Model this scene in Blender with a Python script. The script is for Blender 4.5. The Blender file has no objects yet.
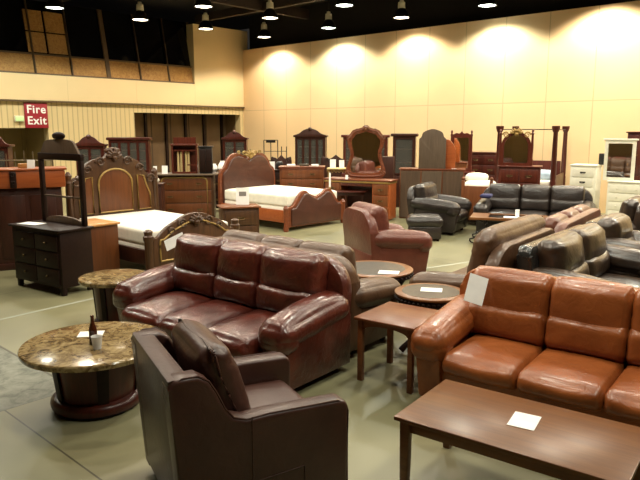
import bpy, bmesh, math, random
from mathutils import Vector, Matrix, noise
random.seed(4)
C = bpy.context.scene.collection
PI = math.pi
def R(d): return math.radians(d)
# ------------------------------------------------------------------ camera geometry
F_PX, EYE, HOR = 640.0, 2.10, 129.0
PITCH = math.atan((240 - HOR) / F_PX)
HEAD = R(47.3)                       # the room's long walls against the view direction
FG = math.hypot(F_PX, 240 - HOR)
def P(px, d):
    """world (x, y) of a place seen at bearing px, d metres out along the view"""
    x = (px - 320) / FG * d
    return (x * math.cos(HEAD) + d * math.sin(HEAD), -x * math.sin(HEAD) + d * math.cos(HEAD))
def TH(a): return R(a - 47.3)        # heading against the view -> heading in the room

# ------------------------------------------------------------------ materials
MATS = {}
def newmat(name):
    m = bpy.data.materials.new(name); m.use_nodes = True
    nt = m.node_tree; nt.nodes.clear()
    out = nt.nodes.new('ShaderNodeOutputMaterial'); b = nt.nodes.new('ShaderNodeBsdfPrincipled')
    nt.links.new(b.outputs[0], out.inputs[0])
    MATS[name] = m
    return m, nt, b
def srgb(r, g, b):
    f = lambda c: (c / 255 / 12.92) if c <= 10 else ((c / 255 + 0.055) / 1.055) ** 2.4
    return (f(r), f(g), f(b), 1)
def N(nt, t, **k):
    n = nt.nodes.new(t)
    for a, v in k.items():
        if a.startswith('i_'): n.inputs[a[2:].replace('_', ' ')].default_value = v
        else: setattr(n, a, v)
    return n
def coords(nt, scale=(1, 1, 1)):
    tc = N(nt, 'ShaderNodeTexCoord'); mp = N(nt, 'ShaderNodeMapping')
    mp.inputs['Scale'].default_value = scale
    nt.links.new(tc.outputs['Object'], mp.inputs[0]); return mp.outputs[0]
def ramp(nt, fac, stops):
    r = N(nt, 'ShaderNodeValToRGB'); e = r.color_ramp.elements
    while len(e) < len(stops): e.new(0.5)
    for q, (p, c) in zip(e, stops): q.position = p; q.color = c
    nt.links.new(fac, r.inputs[0]); return r.outputs[0]
def bump(nt, b, h, strength, dist=0.01):
    n = N(nt, 'ShaderNodeBump'); n.inputs['Strength'].default_value = strength; n.inputs['Distance'].default_value = dist
    nt.links.new(h, n.inputs['Height']); nt.links.new(n.outputs[0], b.inputs['Normal'])
def leather(name, c1, c2, rough=0.38, wr=0.35, coat=0.15):
    m, nt, b = newmat(name); v = coords(nt)
    n1 = N(nt, 'ShaderNodeTexNoise', i_Scale=3.5, i_Detail=5.0, i_Roughness=0.6); nt.links.new(v, n1.inputs[0])
    nt.links.new(ramp(nt, n1.outputs[0], [(0.32, c1), (0.68, c2)]), b.inputs['Base Color'])
    n2 = N(nt, 'ShaderNodeTexNoise', i_Scale=11.0, i_Detail=4.0, i_Distortion=1.2); nt.links.new(v, n2.inputs[0])
    vo = N(nt, 'ShaderNodeTexVoronoi', i_Scale=260.0); nt.links.new(v, vo.inputs[0])
    mx = N(nt, 'ShaderNodeMath', operation='MULTIPLY_ADD'); mx.inputs[1].default_value = 0.05
    nt.links.new(vo.outputs[0], mx.inputs[0]); nt.links.new(n2.outputs[0], mx.inputs[2])
    bump(nt, b, mx.outputs[0], wr, 0.03)
    b.inputs['Roughness'].default_value = rough; b.inputs['Coat Weight'].default_value = coat; b.inputs['Coat Roughness'].default_value = 0.17
    return m
def wood(name, c1, c2, axis=0, rough=0.35, s=1.0, coat=0.06, spec=0.4):
    m, nt, b = newmat(name)
    sc = [22 * s, 22 * s, 22 * s]; sc[axis] = 1.6 * s
    v = coords(nt, tuple(sc))
    n1 = N(nt, 'ShaderNodeTexNoise', i_Scale=1.0, i_Detail=6.0, i_Roughness=0.65, i_Distortion=0.6); nt.links.new(v, n1.inputs[0])
    nt.links.new(ramp(nt, n1.outputs[0], [(0.3, c1), (0.7, c2)]), b.inputs['Base Color'])
    bump(nt, b, n1.outputs[0], 0.06, 0.01); b.inputs['Specular IOR Level'].default_value = spec
    b.inputs['Roughness'].default_value = rough; b.inputs['Coat Weight'].default_value = coat; b.inputs['Coat Roughness'].default_value = 0.2
    return m
def plain(name, c, rough=0.5, metal=0.0, spec=0.5, nz=0.0):
    m, nt, b = newmat(name)
    v = coords(nt); n1 = N(nt, 'ShaderNodeTexNoise', i_Scale=9.0, i_Detail=3.0); nt.links.new(v, n1.inputs[0])
    k = 0.06 + nz
    lo = (c[0] * (1 - k), c[1] * (1 - k), c[2] * (1 - k), 1); hi = (min(1, c[0] * (1 + k)), min(1, c[1] * (1 + k)), min(1, c[2] * (1 + k)), 1)
    nt.links.new(ramp(nt, n1.outputs[0], [(0.3, lo), (0.7, hi)]), b.inputs['Base Color'])
    b.inputs['Roughness'].default_value = rough; b.inputs['Metallic'].default_value = metal; b.inputs['Specular IOR Level'].default_value = spec
    return m
def glassy(name, c, alpha, rough=0.05):
    m, nt, b = newmat(name)
    b.inputs['Base Color'].default_value = c; b.inputs['Roughness'].default_value = rough; b.inputs['Alpha'].default_value = alpha
    return m
def emit(name, c, s):
    m, nt, b = newmat(name)
    b.inputs['Base Color'].default_value = c; b.inputs['Emission Color'].default_value = c; b.inputs['Emission Strength'].default_value = s
    return m
def marble(name, cs):
    m, nt, b = newmat(name); v = coords(nt)
    n1 = N(nt, 'ShaderNodeTexNoise', i_Scale=9.0, i_Detail=8.0, i_Roughness=0.7, i_Distortion=1.6); nt.links.new(v, n1.inputs[0])
    nt.links.new(ramp(nt, n1.outputs[0], cs), b.inputs['Base Color'])
    b.inputs['Roughness'].default_value = 0.16; b.inputs['Coat Weight'].default_value = 0.3; b.inputs['Coat Roughness'].default_value = 0.05
    return m

L_BURG = leather('burgundy_leather', srgb(60, 23, 17), srgb(102, 44, 31), 0.28, 0.36, 0.42)
L_ORNG = leather('cognac_leather', srgb(130, 68, 30), srgb(160, 90, 44), 0.33, 0.25, 0.2)
L_CHAIR = leather('espresso_leather', srgb(60, 34, 27), srgb(74, 44, 35), 0.4, 0.12, 0.1)
L_TAUPE = leather('taupe_leather', srgb(72, 49, 33), srgb(94, 66, 44), 0.4, 0.18)
L_RED = leather('chestnut_leather', srgb(90, 44, 33), srgb(110, 58, 44), 0.4, 0.25)
L_RUST = leather('rust_leather', srgb(86, 48, 34), srgb(106, 62, 45), 0.4, 0.2)
L_BLACK = leather('black_leather', srgb(28, 23, 21), srgb(46, 38, 34), 0.34, 0.3, 0.2)
L_DARK = leather('dark_brown_leather', srgb(34, 27, 23), srgb(70, 53, 39), 0.33, 0.18, 0.25)
L_VINYL = leather('black_vinyl', srgb(26, 26, 26), srgb(42, 42, 40), 0.25, 0.2, 0.3)
L_HEAD = leather('headboard_leather', srgb(62, 31, 20), srgb(78, 41, 27), 0.42, 0.15)
W_COFFEE = wood('walnut_table_wood', srgb(96, 58, 28), srgb(124, 80, 40), 0, 0.33)
W_SIDE = wood('side_table_wood', srgb(106, 58, 30), srgb(130, 76, 42), 0, 0.35)
W_CHERRY = wood('cherry_wood', srgb(70, 28, 18), srgb(100, 44, 27), 2, 0.35)
W_CHERRYX = wood('cherry_top_wood', srgb(96, 46, 26), srgb(128, 70, 40), 0, 0.35)
W_ORANGE = wood('honey_cherry_wood', srgb(136, 66, 30), srgb(162, 88, 44), 0, 0.35)
W_HONEY = wood('honey_wood', srgb(92, 50, 25), srgb(124, 72, 37), 2, 0.38)
W_OAKTOP = wood('golden_oak_wood', srgb(170, 116, 62), srgb(196, 144, 84), 0, 0.4)
W_DARK = wood('espresso_wood', srgb(26, 13, 9), srgb(38, 21, 15), 0, 0.45, 1.0, 0.0, 0.2)
W_DARKV = wood('dark_mahogany_wood', srgb(44, 22, 15), srgb(68, 35, 24), 2, 0.36)
W_MAHOG = wood('mahogany_wood', srgb(52, 19, 13), srgb(80, 31, 20), 2, 0.33)
W_CARVE = wood('carved_walnut_wood', srgb(54, 33, 17), srgb(86, 55, 29), 2, 0.42)
W_RIM = wood('drum_top_wood', srgb(112, 70, 36), srgb(140, 92, 50), 0, 0.35)
W_PANEL = wood('panel_walnut_wood', srgb(82, 45, 21), srgb(106, 60, 29), 2, 0.38)
W_BACK = wood('grey_backing_board', srgb(80, 66, 52), srgb(98, 82, 66), 2, 0.7)
W_BACKD = wood('dark_backing_board', srgb(70, 54, 40), srgb(92, 72, 54), 2, 0.65)
GOLD = plain('antique_gold', srgb(150, 122, 66), 0.4, 0.35)
BRASS = plain('dark_brass', srgb(96, 78, 50), 0.35, 0.8)
IRON = plain('black_iron', srgb(34, 30, 28), 0.45, 0.5)
IRONL = plain('pewter_iron', srgb(120, 104, 82), 0.4, 0.6)
PAPER = plain('white_paper', srgb(238, 238, 235), 0.7)
INK = plain('grey_print', srgb(120, 116, 112), 0.7)
LINEN = plain('white_mattress_fabric', srgb(232, 228, 214), 0.85)
CREAM = plain('cream_top_and_reflection', srgb(206, 184, 130), 0.85)
BLUE = plain('pale_blue_cloth', srgb(176, 196, 214), 0.85)
DENIM = plain('navy_cloth', srgb(42, 44, 84), 0.85)
TAPE = plain('faded_floor_tape', srgb(158, 162, 148), 0.6)
WHITEP = plain('white_paint', srgb(226, 224, 206), 0.4)
BLACKP = plain('matt_black', srgb(24, 22, 22), 0.5)
SLATE = marble('slate_inset', [(0.3, srgb(56, 48, 38)), (0.7, srgb(84, 74, 60))])
SLATE.node_tree.nodes['Principled BSDF'].inputs['Roughness'].default_value = 0.4
SLATE.node_tree.nodes['Principled BSDF'].inputs['Coat Weight'].default_value = 0.0
STONE = marble('tan_marble', [(0.3, srgb(52, 38, 24)), (0.44, srgb(112, 90, 56)), (0.56, srgb(160, 138, 96)), (0.75, srgb(184, 166, 124))])
GLASS_D = glassy('smoked_glass', srgb(40, 38, 36), 0.55)
GLASS_C = glassy('clear_glass', srgb(150, 150, 140), 0.12)
GLASS_N = glassy('night_window_glass', srgb(8, 8, 10), 1.0, 0.08)
BOTTLE = glassy('brown_bottle_glass', srgb(70, 28, 10), 0.9, 0.08)
CUP = glassy('frosted_cup', srgb(225, 225, 222), 0.75, 0.35)
m, nt, b = newmat('mirror_glass'); b.inputs['Base Color'].default_value = (0.82, 0.83, 0.8, 1); b.inputs['Metallic'].default_value = 1; b.inputs['Roughness'].default_value = 0.03
MIRROR = m
BULB_W = emit('warm_lamp_lens', (1.0, 0.86, 0.62, 1), 14)
BULB_C = emit('cool_lamp_lens', (0.9, 1.0, 0.88, 1), 14)
TUBE = emit('fluorescent_lens', (1.0, 0.97, 0.85, 1), 3.0)
GREEN = emit('green_exit_lens', srgb(186, 214, 150), 0.35)
SIGNRED = plain('sign_red', srgb(150, 26, 42), 0.5)
# setting materials
def wallmat(name, c, step, line, groove=0.5, rough=0.85, axis=0, hline=None, c2=None):
    m, nt, b = newmat(name)
    tc = N(nt, 'ShaderNodeTexCoord'); sp = N(nt, 'ShaderNodeSeparateXYZ'); nt.links.new(tc.outputs['Object'], sp.inputs[0])
    def lines(sock, step, wid, off=0.0):
        a = N(nt, 'ShaderNodeMath', operation='ADD'); a.inputs[1].default_value = off; nt.links.new(sock, a.inputs[0])
        p = N(nt, 'ShaderNodeMath', operation='PINGPONG'); p.inputs[1].default_value = step / 2; nt.links.new(a.outputs[0], p.inputs[0])
        l = N(nt, 'ShaderNodeMath', operation='LESS_THAN'); l.inputs[1].default_value = wid / 2; nt.links.new(p.outputs[0], l.inputs[0])
        return l.outputs[0]
    fac = lines(sp.outputs[axis], step, line)
    if hline:
        f2 = lines(sp.outputs[2], 40.0, line, -hline)
        mm = N(nt, 'ShaderNodeMath', operation='MAXIMUM'); nt.links.new(fac, mm.inputs[0]); nt.links.new(f2, mm.inputs[1]); fac = mm.outputs[0]
    n1 = N(nt, 'ShaderNodeTexNoise', i_Scale=0.8, i_Detail=4.0); nt.links.new(tc.outputs['Object'], n1.inputs[0])
    base = ramp(nt, n1.outputs[0], [(0.3, c), (0.7, c2 or tuple(min(1, q * 1.06) for q in c[:3]) + (1,))])
    mx = N(nt, 'ShaderNodeMix', data_type='RGBA'); nt.links.new(fac, mx.inputs[0]); nt.links.new(base, mx.inputs[6])
    mx.inputs[7].default_value = (c[0] * groove, c[1] * groove, c[2] * groove, 1)
    nt.links.new(mx.outputs[2], b.inputs['Base Color']); b.inputs['Roughness'].default_value = rough
    inv = N(nt, 'ShaderNodeMath', operation='SUBTRACT'); inv.inputs[0].default_value = 1; nt.links.new(fac, inv.inputs[1])
    bump(nt, b, inv.outputs[0], 0.3, 0.01)
    return m
WALL_R = wallmat('beige_wall_panels', srgb(228, 198, 152), 1.22, 0.024, 0.74, axis=1, hline=2.8)
WALL_L = wallmat('ribbed_tan_panels', srgb(206, 186, 138), 0.165, 0.035, 0.74, axis=0)
WALL_U = wallmat('smooth_beige_plaster', srgb(224, 202, 156), 2.4, 0.012, 0.8, axis=0)
FOLD = wallmat('brown_folding_panels', srgb(92, 70, 46), 0.82, 0.05, 0.5, axis=0, c2=srgb(122, 98, 66))
OLIVE = wallmat('olive_recess_panels', srgb(128, 108, 60), 0.55, 0.02, 0.8, axis=0)
TANP = marble('mottled_tan_panel', [(0.3, srgb(128, 92, 44)), (0.5, srgb(164, 122, 62)), (0.7, srgb(186, 146, 82))])
TANP.node_tree.nodes['Principled BSDF'].inputs['Roughness'].default_value = 0.7; TANP.node_tree.nodes['Principled BSDF'].inputs['Coat Weight'].default_value = 0.0
DARKC = plain('black_ceiling', srgb(22, 18, 17), 0.9)
BEAM = plain('dark_brown_beam', srgb(46, 34, 28), 0.7)
MULL = plain('brown_mullion', srgb(92, 72, 46), 0.6)
# concrete floor with saw-cut joints and one rough grey bay
m, nt, b = newmat('stained_concrete')
tc = N(nt, 'ShaderNodeTexCoord'); sp = N(nt, 'ShaderNodeSeparateXYZ'); nt.links.new(tc.outputs['Object'], sp.inputs[0])
n1 = N(nt, 'ShaderNodeTexNoise', i_Scale=0.7, i_Detail=3.0, i_Roughness=0.5, i_Distortion=0.3); nt.links.new(tc.outputs['Object'], n1.inputs[0])
base = ramp(nt, n1.outputs[0], [(0.28, srgb(104, 103, 76)), (0.5, srgb(128, 125, 95)), (0.72, srgb(148, 143, 110))])
n2 = N(nt, 'ShaderNodeTexNoise', i_Scale=7.0, i_Detail=8.0, i_Roughness=0.7, i_Distortion=0.8); nt.links.new(tc.outputs['Object'], n2.inputs[0])
rough_bay = ramp(nt, n2.outputs[0], [(0.36, srgb(84, 88, 76)), (0.5, srgb(124, 126, 112)), (0.66, srgb(140, 142, 128))])
def cmp(sock, op, v):
    q = N(nt, 'ShaderNodeMath', operation=op); q.inputs[1].default_value = v; nt.links.new(sock, q.inputs[0]); return q.outputs[0]
def mul(a, c, op='MULTIPLY'):
    q = N(nt, 'ShaderNodeMath', operation=op); nt.links.new(a, q.inputs[0]); nt.links.new(c, q.inputs[1]); return q.outputs[0]
bay = mul(mul(cmp(sp.outputs[0], 'LESS_THAN', 2.29), cmp(sp.outputs[0], 'GREATER_THAN', -2.0)), mul(cmp(sp.outputs[1], 'GREATER_THAN', 4.85), cmp(sp.outputs[1], 'LESS_THAN', 6.5)))
mx = N(nt, 'ShaderNodeMix', data_type='RGBA'); nt.links.new(bay, mx.inputs[0]); nt.links.new(base, mx.inputs[6]); nt.links.new(rough_bay, mx.inputs[7])
def joint(sock, off, step, wid):
    a = cmp(sock, 'ADD', off); p = cmp(a, 'PINGPONG', step / 2); return cmp(p, 'LESS_THAN', wid / 2)
jx = joint(sp.outputs[0], -1.73, 3.6, 0.013); jy = joint(sp.outputs[1], -4.85, 3.6, 0.013)
edge = mul(cmp(cmp(sp.outputs[0], 'SUBTRACT', 2.29), 'ABSOLUTE', 0), bay, 'MULTIPLY')
nb = N(nt, 'ShaderNodeMath', operation='SUBTRACT'); nb.inputs[0].default_value = 1; nt.links.new(bay, nb.inputs[1])
jj = mul(mul(jx, jy, 'MAXIMUM'), nb.outputs[0])
ex = mul(mul(cmp(sp.outputs[0], 'GREATER_THAN', 2.275), cmp(sp.outputs[0], 'LESS_THAN', 2.30)), mul(cmp(sp.outputs[1], 'GREATER_THAN', 4.85), cmp(sp.outputs[1], 'LESS_THAN', 6.5)))
jj = mul(jj, ex, 'MAXIMUM')
mx2 = N(nt, 'ShaderNodeMix', data_type='RGBA'); nt.links.new(jj, mx2.inputs[0]); nt.links.new(mx.outputs[2], mx2.inputs[6]); mx2.inputs[7].default_value = srgb(84, 80, 62)
nt.links.new(mx2.outputs[2], b.inputs['Base Color'])
rr = ramp(nt, n1.outputs[0], [(0.3, (0.3, 0.3, 0.3, 1)), (0.7, (0.42, 0.42, 0.42, 1))])
mr = N(nt, 'ShaderNodeMix', data_type='RGBA'); nt.links.new(bay, mr.inputs[0]); nt.links.new(rr, mr.inputs[6]); mr.inputs[7].default_value = (0.6, 0.6, 0.6, 1)
nt.links.new(mr.outputs[2], b.inputs['Roughness'])
bump(nt, b, n2.outputs[0], 0.05, 0.01)
FLOOR = m

# ------------------------------------------------------------------ mesh kit
class B:
    def __init__(s): s.bm = bmesh.new()
    def add(s, t, M=None):
        if M is not None: t.transform(M)
        me = bpy.data.meshes.new('t'); t.to_mesh(me); t.free(); s.bm.from_mesh(me); bpy.data.meshes.remove(me); return s
    def box(s, x, y, z, sx, sy, sz, bev=0.0, rot=None, seg=2):
        t = bmesh.new(); bmesh.ops.create_cube(t, size=1); bmesh.ops.scale(t, vec=(sx, sy, sz), verts=t.verts)
        if bev: bmesh.ops.bevel(t, geom=t.edges[:], offset=min(bev, 0.49 * min(sx, sy, sz)), segments=seg, affect='EDGES', profile=0.5)
        M = Matrix.Translation((x, y, z))
        if rot: M = M @ Matrix.Rotation(rot[0], 4, rot[1])
        return s.add(t, M)
    def cushion(s, x, y, z, sx, sy, sz, r=0.08, puff=(0, 0, 0.03), n=14, seed=0, amp=0.006, gather=0.0, rot=None, M0=None):
        t = bmesh.new(); bmesh.ops.create_cube(t, size=2)
        bmesh.ops.subdivide_edges(t, edges=t.edges[:], cuts=n, use_grid_fill=True)
        h = Vector((sx / 2, sy / 2, sz / 2)); rv = r if isinstance(r, tuple) else (r, r, r); rv = Vector([min(rv[i], 0.96 * h[i]) for i in range(3)])
        for v in t.verts:
            u = Vector([math.copysign(abs(c) ** 0.62, c) if abs(c) > 1e-6 else 0 for c in v.co])
            q = Vector([u[i] * h[i] for i in range(3)])
            inn = Vector([max(-(h[i] - rv[i]), min(h[i] - rv[i], q[i])) for i in range(3)])
            d = q - inn; d = Vector([d[i] / rv[i] for i in range(3)])
            if d.length > 1e-6: d = d.normalized(); q = inn + Vector([d[i] * rv[i] for i in range(3)])
            w = [1 - u[i] ** 2 for i in range(3)]
            q.x += puff[0] * w[1] * w[2] * u.x; q.y += puff[1] * w[0] * w[2] * u.y; q.z += puff[2] * w[0] * w[1] * u.z
            if amp:
                k = noise.noise_vector(q * 5.0 + Vector((seed * 7.3, seed * 1.7, 3)))
                k2 = noise.noise_vector(q * 13.0 + Vector((seed * 3.1, 9, seed)))
                q += k * amp + k2 * amp * 0.45
            if gather:
                ex = max(abs(u.x), 0) ** 8; q.z -= gather * ex * (0.5 + 0.5 * math.sin(q.y * 70 + seed)) * (1 if u.z > 0 else 0)
                q.y += gather * ex * 0.6 * math.sin(q.z * 60 + seed)
            v.co = q
        M = Matrix.Translation((x, y, z))
        if rot: M = M @ Matrix.Rotation(rot[0], 4, rot[1])
        if M0 is not None: M = M0 @ M
        return s.add(t, M)
    def cyl(s, p0, p1, r0, r1=None, seg=20):
        r1 = r0 if r1 is None else r1
        p0, p1 = Vector(p0), Vector(p1); d = p1 - p0
        t = bmesh.new(); bmesh.ops.create_cone(t, cap_ends=True, segments=seg, radius1=r0, radius2=r1, depth=d.length)
        return s.add(t, Matrix.Translation((p0 + p1) / 2) @ d.to_track_quat('Z', 'Y').to_matrix().to_4x4())
    def lathe(s, prof, x=0, y=0, z=0, seg=40, sx=1, sy=1):
        t = bmesh.new(); rings = []
        for r, h in prof:
            rings.append([t.verts.new((r * sx * math.cos(2 * PI * k / seg), r * sy * math.sin(2 * PI * k / seg), h)) for k in range(seg)])
        for a, c in zip(rings, rings[1:]):
            for k in range(seg): t.faces.new((a[k], a[(k + 1) % seg], c[(k + 1) % seg], c[k]))
        t.faces.new(rings[0][::-1]); t.faces.new(rings[-1])
        bmesh.ops.recalc_face_normals(t, faces=t.faces[:])
        return s.add(t, Matrix.Translation((x, y, z)))
    def prism(s, pts, axis, a, c, bev=0.0, M=None, seg=2):
        """pts: outline; axis 'y' -> (x,z), 'x' -> (y,z), 'z' -> (x,y)"""
        f = {'y': lambda p, k: (p[0], k, p[1]), 'x': lambda p, k: (k, p[0], p[1]), 'z': lambda p, k: (p[0], p[1], k)}[axis]
        t = bmesh.new(); v0 = [t.verts.new(f(p, a)) for p in pts]; v1 = [t.verts.new(f(p, c)) for p in pts]
        n = len(pts); f0 = t.faces.new(v0); f1 = t.faces.new(v1[::-1])
        for k in range(n): t.faces.new((v0[(k + 1) % n], v0[k], v1[k], v1[(k + 1) % n]))
        bmesh.ops.recalc_face_normals(t, faces=t.faces[:])
        if bev:
            es = [e for e in t.edges if any(q in (f0, f1) for q in e.link_faces)]
            bmesh.ops.bevel(t, geom=es, offset=bev, segments=seg, affect='EDGES', profile=0.5)
        return s.add(t, M)
    def ring(s, outer, inner, axis, a, c):
        """frame between two outlines with the same number of points"""
        f = {'y': lambda p, k: (p[0], k, p[1]), 'x': lambda p, k: (k, p[0], p[1]), 'z': lambda p, k: (p[0], p[1], k)}[axis]
        t = bmesh.new(); n = len(outer)
        vs = [[t.verts.new(f(p, k)) for p in o] for o in (outer, inner) for k in (a, c)]
        oa, oc, ia, ic = vs
        for k in range(n):
            j = (k + 1) % n
            for q in ((oa[k], oa[j], ia[j], ia[k]), (oc[j], oc[k], ic[k], ic[j]), (oa[j], oa[k], oc[k], oc[j]), (ia[k], ia[j], ic[j], ic[k])): t.faces.new(q)
        bmesh.ops.recalc_face_normals(t, faces=t.faces[:])
        return s.add(t)
    def tube(s, pts, r, seg=8, closed=False):
        pts = [Vector(p) for p in pts]; n = len(pts); t = bmesh.new(); rings = []
        for i, p in enumerate(pts):
            a = pts[(i - 1) % n] if closed or i > 0 else p; c = pts[(i + 1) % n] if closed or i < n - 1 else p
            d = (c - a).normalized(); q = d.to_track_quat('Z', 'Y')
            rr = r[i] if isinstance(r, (list, tuple)) else r
            rings.append([t.verts.new(p + q @ Vector((rr * math.cos(2 * PI * k / seg), rr * math.sin(2 * PI * k / seg), 0))) for k in range(seg)])
        prs = list(zip(rings, rings[1:])) + ([(rings[-1], rings[0])] if closed else [])
        for a, c in prs:
            for k in range(seg): t.faces.new((a[k], a[(k + 1) % seg], c[(k + 1) % seg], c[k]))
        if not closed: t.faces.new(rings[0][::-1]); t.faces.new(rings[-1])
        bmesh.ops.recalc_face_normals(t, faces=t.faces[:])
        return s.add(t)
    def ball(s, x, y, z, r, sx=1, sy=1, sz=1, n=2):
        t = bmesh.new(); bmesh.ops.create_icosphere(t, subdivisions=n, radius=r)
        return s.add(t, Matrix.Translation((x, y, z)) @ Matrix.Diagonal((sx, sy, sz, 1)))
def part(name, b, mat, parent=None, sharp=38, label=None, loc=None):
    me = bpy.data.meshes.new(name); b.bm.to_mesh(me); b.bm.free()
    for p in me.polygons: p.use_smooth = True
    me.set_sharp_from_angle(angle=R(sharp)); me.materials.append(mat)
    o = bpy.data.objects.new(name, me); C.objects.link(o)
    if parent is not None: o.parent = parent
    if loc: o.location = loc
    if label: o['label'] = label
    return o
def tag(o, label, cat, group=None):
    o['label'] = label; o['category'] = cat
    if group: o['group'] = group
    return o
def thing(name, label, cat, xy, rot=0.0, z=0.0, group=None):
    o = bpy.data.objects.new(name, None); C.objects.link(o); o.empty_display_size = 0.1
    o.location = (xy[0], xy[1], z); o.rotation_euler = (0, 0, rot); return tag(o, label, cat, group)
def struct(name, b, mat, parent=None, sharp=38):
    o = part(name, b, mat, parent, sharp)
    if parent is None: o['kind'] = 'structure'
    return o
def arc(cx, cz, rx, rz, a0, a1, n=12):
    return [(cx + rx * math.cos(R(a0 + (a1 - a0) * k / n)), cz + rz * math.sin(R(a0 + (a1 - a0) * k / n))) for k in range(n + 1)]
def dup(root, name=None):
    r = root.copy(); C.objects.link(r)
    for ch in list(root.children):
        c = ch.copy(); C.objects.link(c); c.parent = r
        for g in list(ch.children):
            d = g.copy(); C.objects.link(d); d.parent = c
    return r

# ------------------------------------------------------------------ the hall
XW, YW, ZC = 16.7, 19.5, 6.4
X0, Y0 = -9.0, -12.0
struct('floor', B().box((X0 + XW + 2) / 2, (Y0 + YW + 3) / 2, -0.05, XW - X0 + 3, YW - Y0 + 4, 0.1), FLOOR)
struct('ceiling', B().box((X0 + XW + 2) / 2, (Y0 + YW + 3) / 2, ZC + 0.05, XW - X0 + 3, YW - Y0 + 4, 0.1), DARKC)
struct('wall_right', B().box(XW + 0.1, (Y0 + YW) / 2, 2.54, 0.2, YW - Y0, 5.08), WALL_R)
struct('trim_1', B().box(XW + 0.65, (Y0 + YW) / 2, 5.7, 0.5, YW - Y0, 1.4), DARKC)            # black bulkhead behind the wall's top
# ribbed lower part of the far wall with its two openings
wl = B()
wl.box((X0 + 6.0) / 2, YW + 0.15, 1.46, 6.0 - X0, 0.3, 2.92)
wl.box(7.46, YW + 0.15, (2.13 + 2.92) / 2, 2.92, 0.3, 2.92 - 2.13)
wl.box((8.92 + 11.9) / 2, YW + 0.15, 1.46, 11.9 - 8.92, 0.3, 2.92)
wl.box((11.9 + 16.55) / 2, YW + 0.15, (2.65 + 2.92) / 2, 4.65, 0.3, 2.92 - 2.65)
wl.box(16.65, YW + 0.15, 1.46, 0.2, 0.3, 2.92)
struct('wall_left', wl, WALL_L)
wu = B().box((X0 + XW) / 2, YW + 0.12, (2.92 + 3.70) / 2, XW - X0, 0.34, 0.78)
wu.box((14.45 + XW) / 2 + 0.1, YW + 0.15, (3.70 + 5.8) / 2, XW - 14.45 + 0.3, 0.4, 2.1)
struct('wall_left_upper', wu, WALL_U)
struct('trim_2', B().box((X0 + XW) / 2, YW - 0.07, 2.92, XW - X0, 0.06, 0.05), MULL)
struct('wall_back', B().box(X0 - 0.1, (Y0 + YW) / 2, 3.2, 0.2, YW - Y0, 6.4), WALL_R)
struct('wall_front', B().box((X0 + XW) / 2, Y0 - 0.1, 3.2, XW - X0, 0.2, 6.4), WALL_R)
# door recess with a fluorescent lamp, and the wide recess closed by brown folding panels
d = B().box(7.46, YW + 1.7, 1.2, 3.6, 0.1, 2.4); d.box(5.95, YW + 0.98, 1.2, 0.1, 1.4, 2.4); d.box(8.97, YW + 0.98, 1.2, 0.1, 1.4, 2.4); d.box(7.46, YW + 1.0, 2.45, 3.2, 1.5, 0.1)
struct('door_1', d, OLIVE)
d = B().box(14.15, YW + 0.95, 1.45, 4.9, 0.1, 2.9); d.box(11.85, YW + 0.6, 1.45, 0.1, 0.7, 2.9); d.box(16.6, YW + 0.6, 1.45, 0.1, 0.7, 2.9); d.box(14.15, YW + 0.6, 2.85, 4.9, 0.7, 0.1)
dr = struct('door_2', d, FOLD)
for k in range(6):
    part('post', B().box(12.0 + k * 0.86, YW + 0.86, 1.4, 0.09, 0.1, 2.8), W_DARK, dr)
r = thing('recess_light', 'flat white fluorescent light in the recess under the exit sign', 'ceiling light', (7.75, YW + 0.55), 0, 2.36)
part('housing', B().box(0, 0, 0.01, 0.62, 0.3, 0.05, 0.01), WHITEP, r); part('diffuser', B().box(0, 0, -0.02, 0.56, 0.26, 0.02, 0.005), TUBE, r)
# raked control-room windows above the plaster band
tilt = math.tan(R(11))
def wy(z): return YW + 0.02 + (z - 3.7) * tilt
def slab(b, x0, x1, z0, z1, th, off):
    b.prism([(wy(z0) + off, z0), (wy(z1) + off, z1), (wy(z1) + off + th, z1), (wy(z0) + off + th, z0)], 'x', x0, x1)
xs = [2.9, 4.05, 5.2, 6.35, 7.55, 8.68, 9.83, 11.06, 12.24, 13.38, 14.5]
for i, (x0, x1) in enumerate(zip(xs, xs[1:])):
    w = B()
    wd = 0.13 if abs(x0 - 11.06) < 0.01 else 0.05
    slab(w, x0 - wd / 2, x0 + wd / 2, 3.7, 5.9, 0.12, -0.05); slab(w, x1 - 0.025, x1 + 0.025, 3.7, 5.9, 0.12, -0.05)
    slab(w, x0, x1, 3.69, 3.75, 0.1, -0.04); slab(w, x0, x1, 4.28, 4.33, 0.1, -0.04)
    o = struct('window_%d' % (i + 1), w, MULL)
    g = B(); slab(g, x0 + 0.02, x1 - 0.02, 4.3, 5.9, 0.02, 0.03); part('pane', g, GLASS_N, o)
    t = B(); slab(t, x0 + 0.02, x1 - 0.02, 3.72, 4.3, 0.03, 0.0); part('spandrel_panel', t, TANP, o)
    if abs(x0 - 8.68) < 0.01:
        for a, c in ((8.55, 9.14), (9.17, 9.8)):
            for z0, z1 in ((4.36, 4.95), (4.99, 5.6)):
                t = B(); slab(t, a + 0.02, c - 0.02, z0, z1, 0.03, -0.02); part('tan_panel', t, TANP, o)
# beams and ducts under the black ceiling
for k, y in enumerate((16.0, 10.2, 4.4)):
    struct('beam_%d' % (k + 1), B().box((X0 + XW) / 2, y, 6.0, XW - X0, 0.16, 0.32), BEAM)
for k, x in enumerate((14.6, 9.5, 4.4)):
    struct('beam_%d' % (k + 4), B().box(x, (Y0 + YW) / 2, 5.98, 0.14, YW - Y0, 0.26), BEAM)

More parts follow.
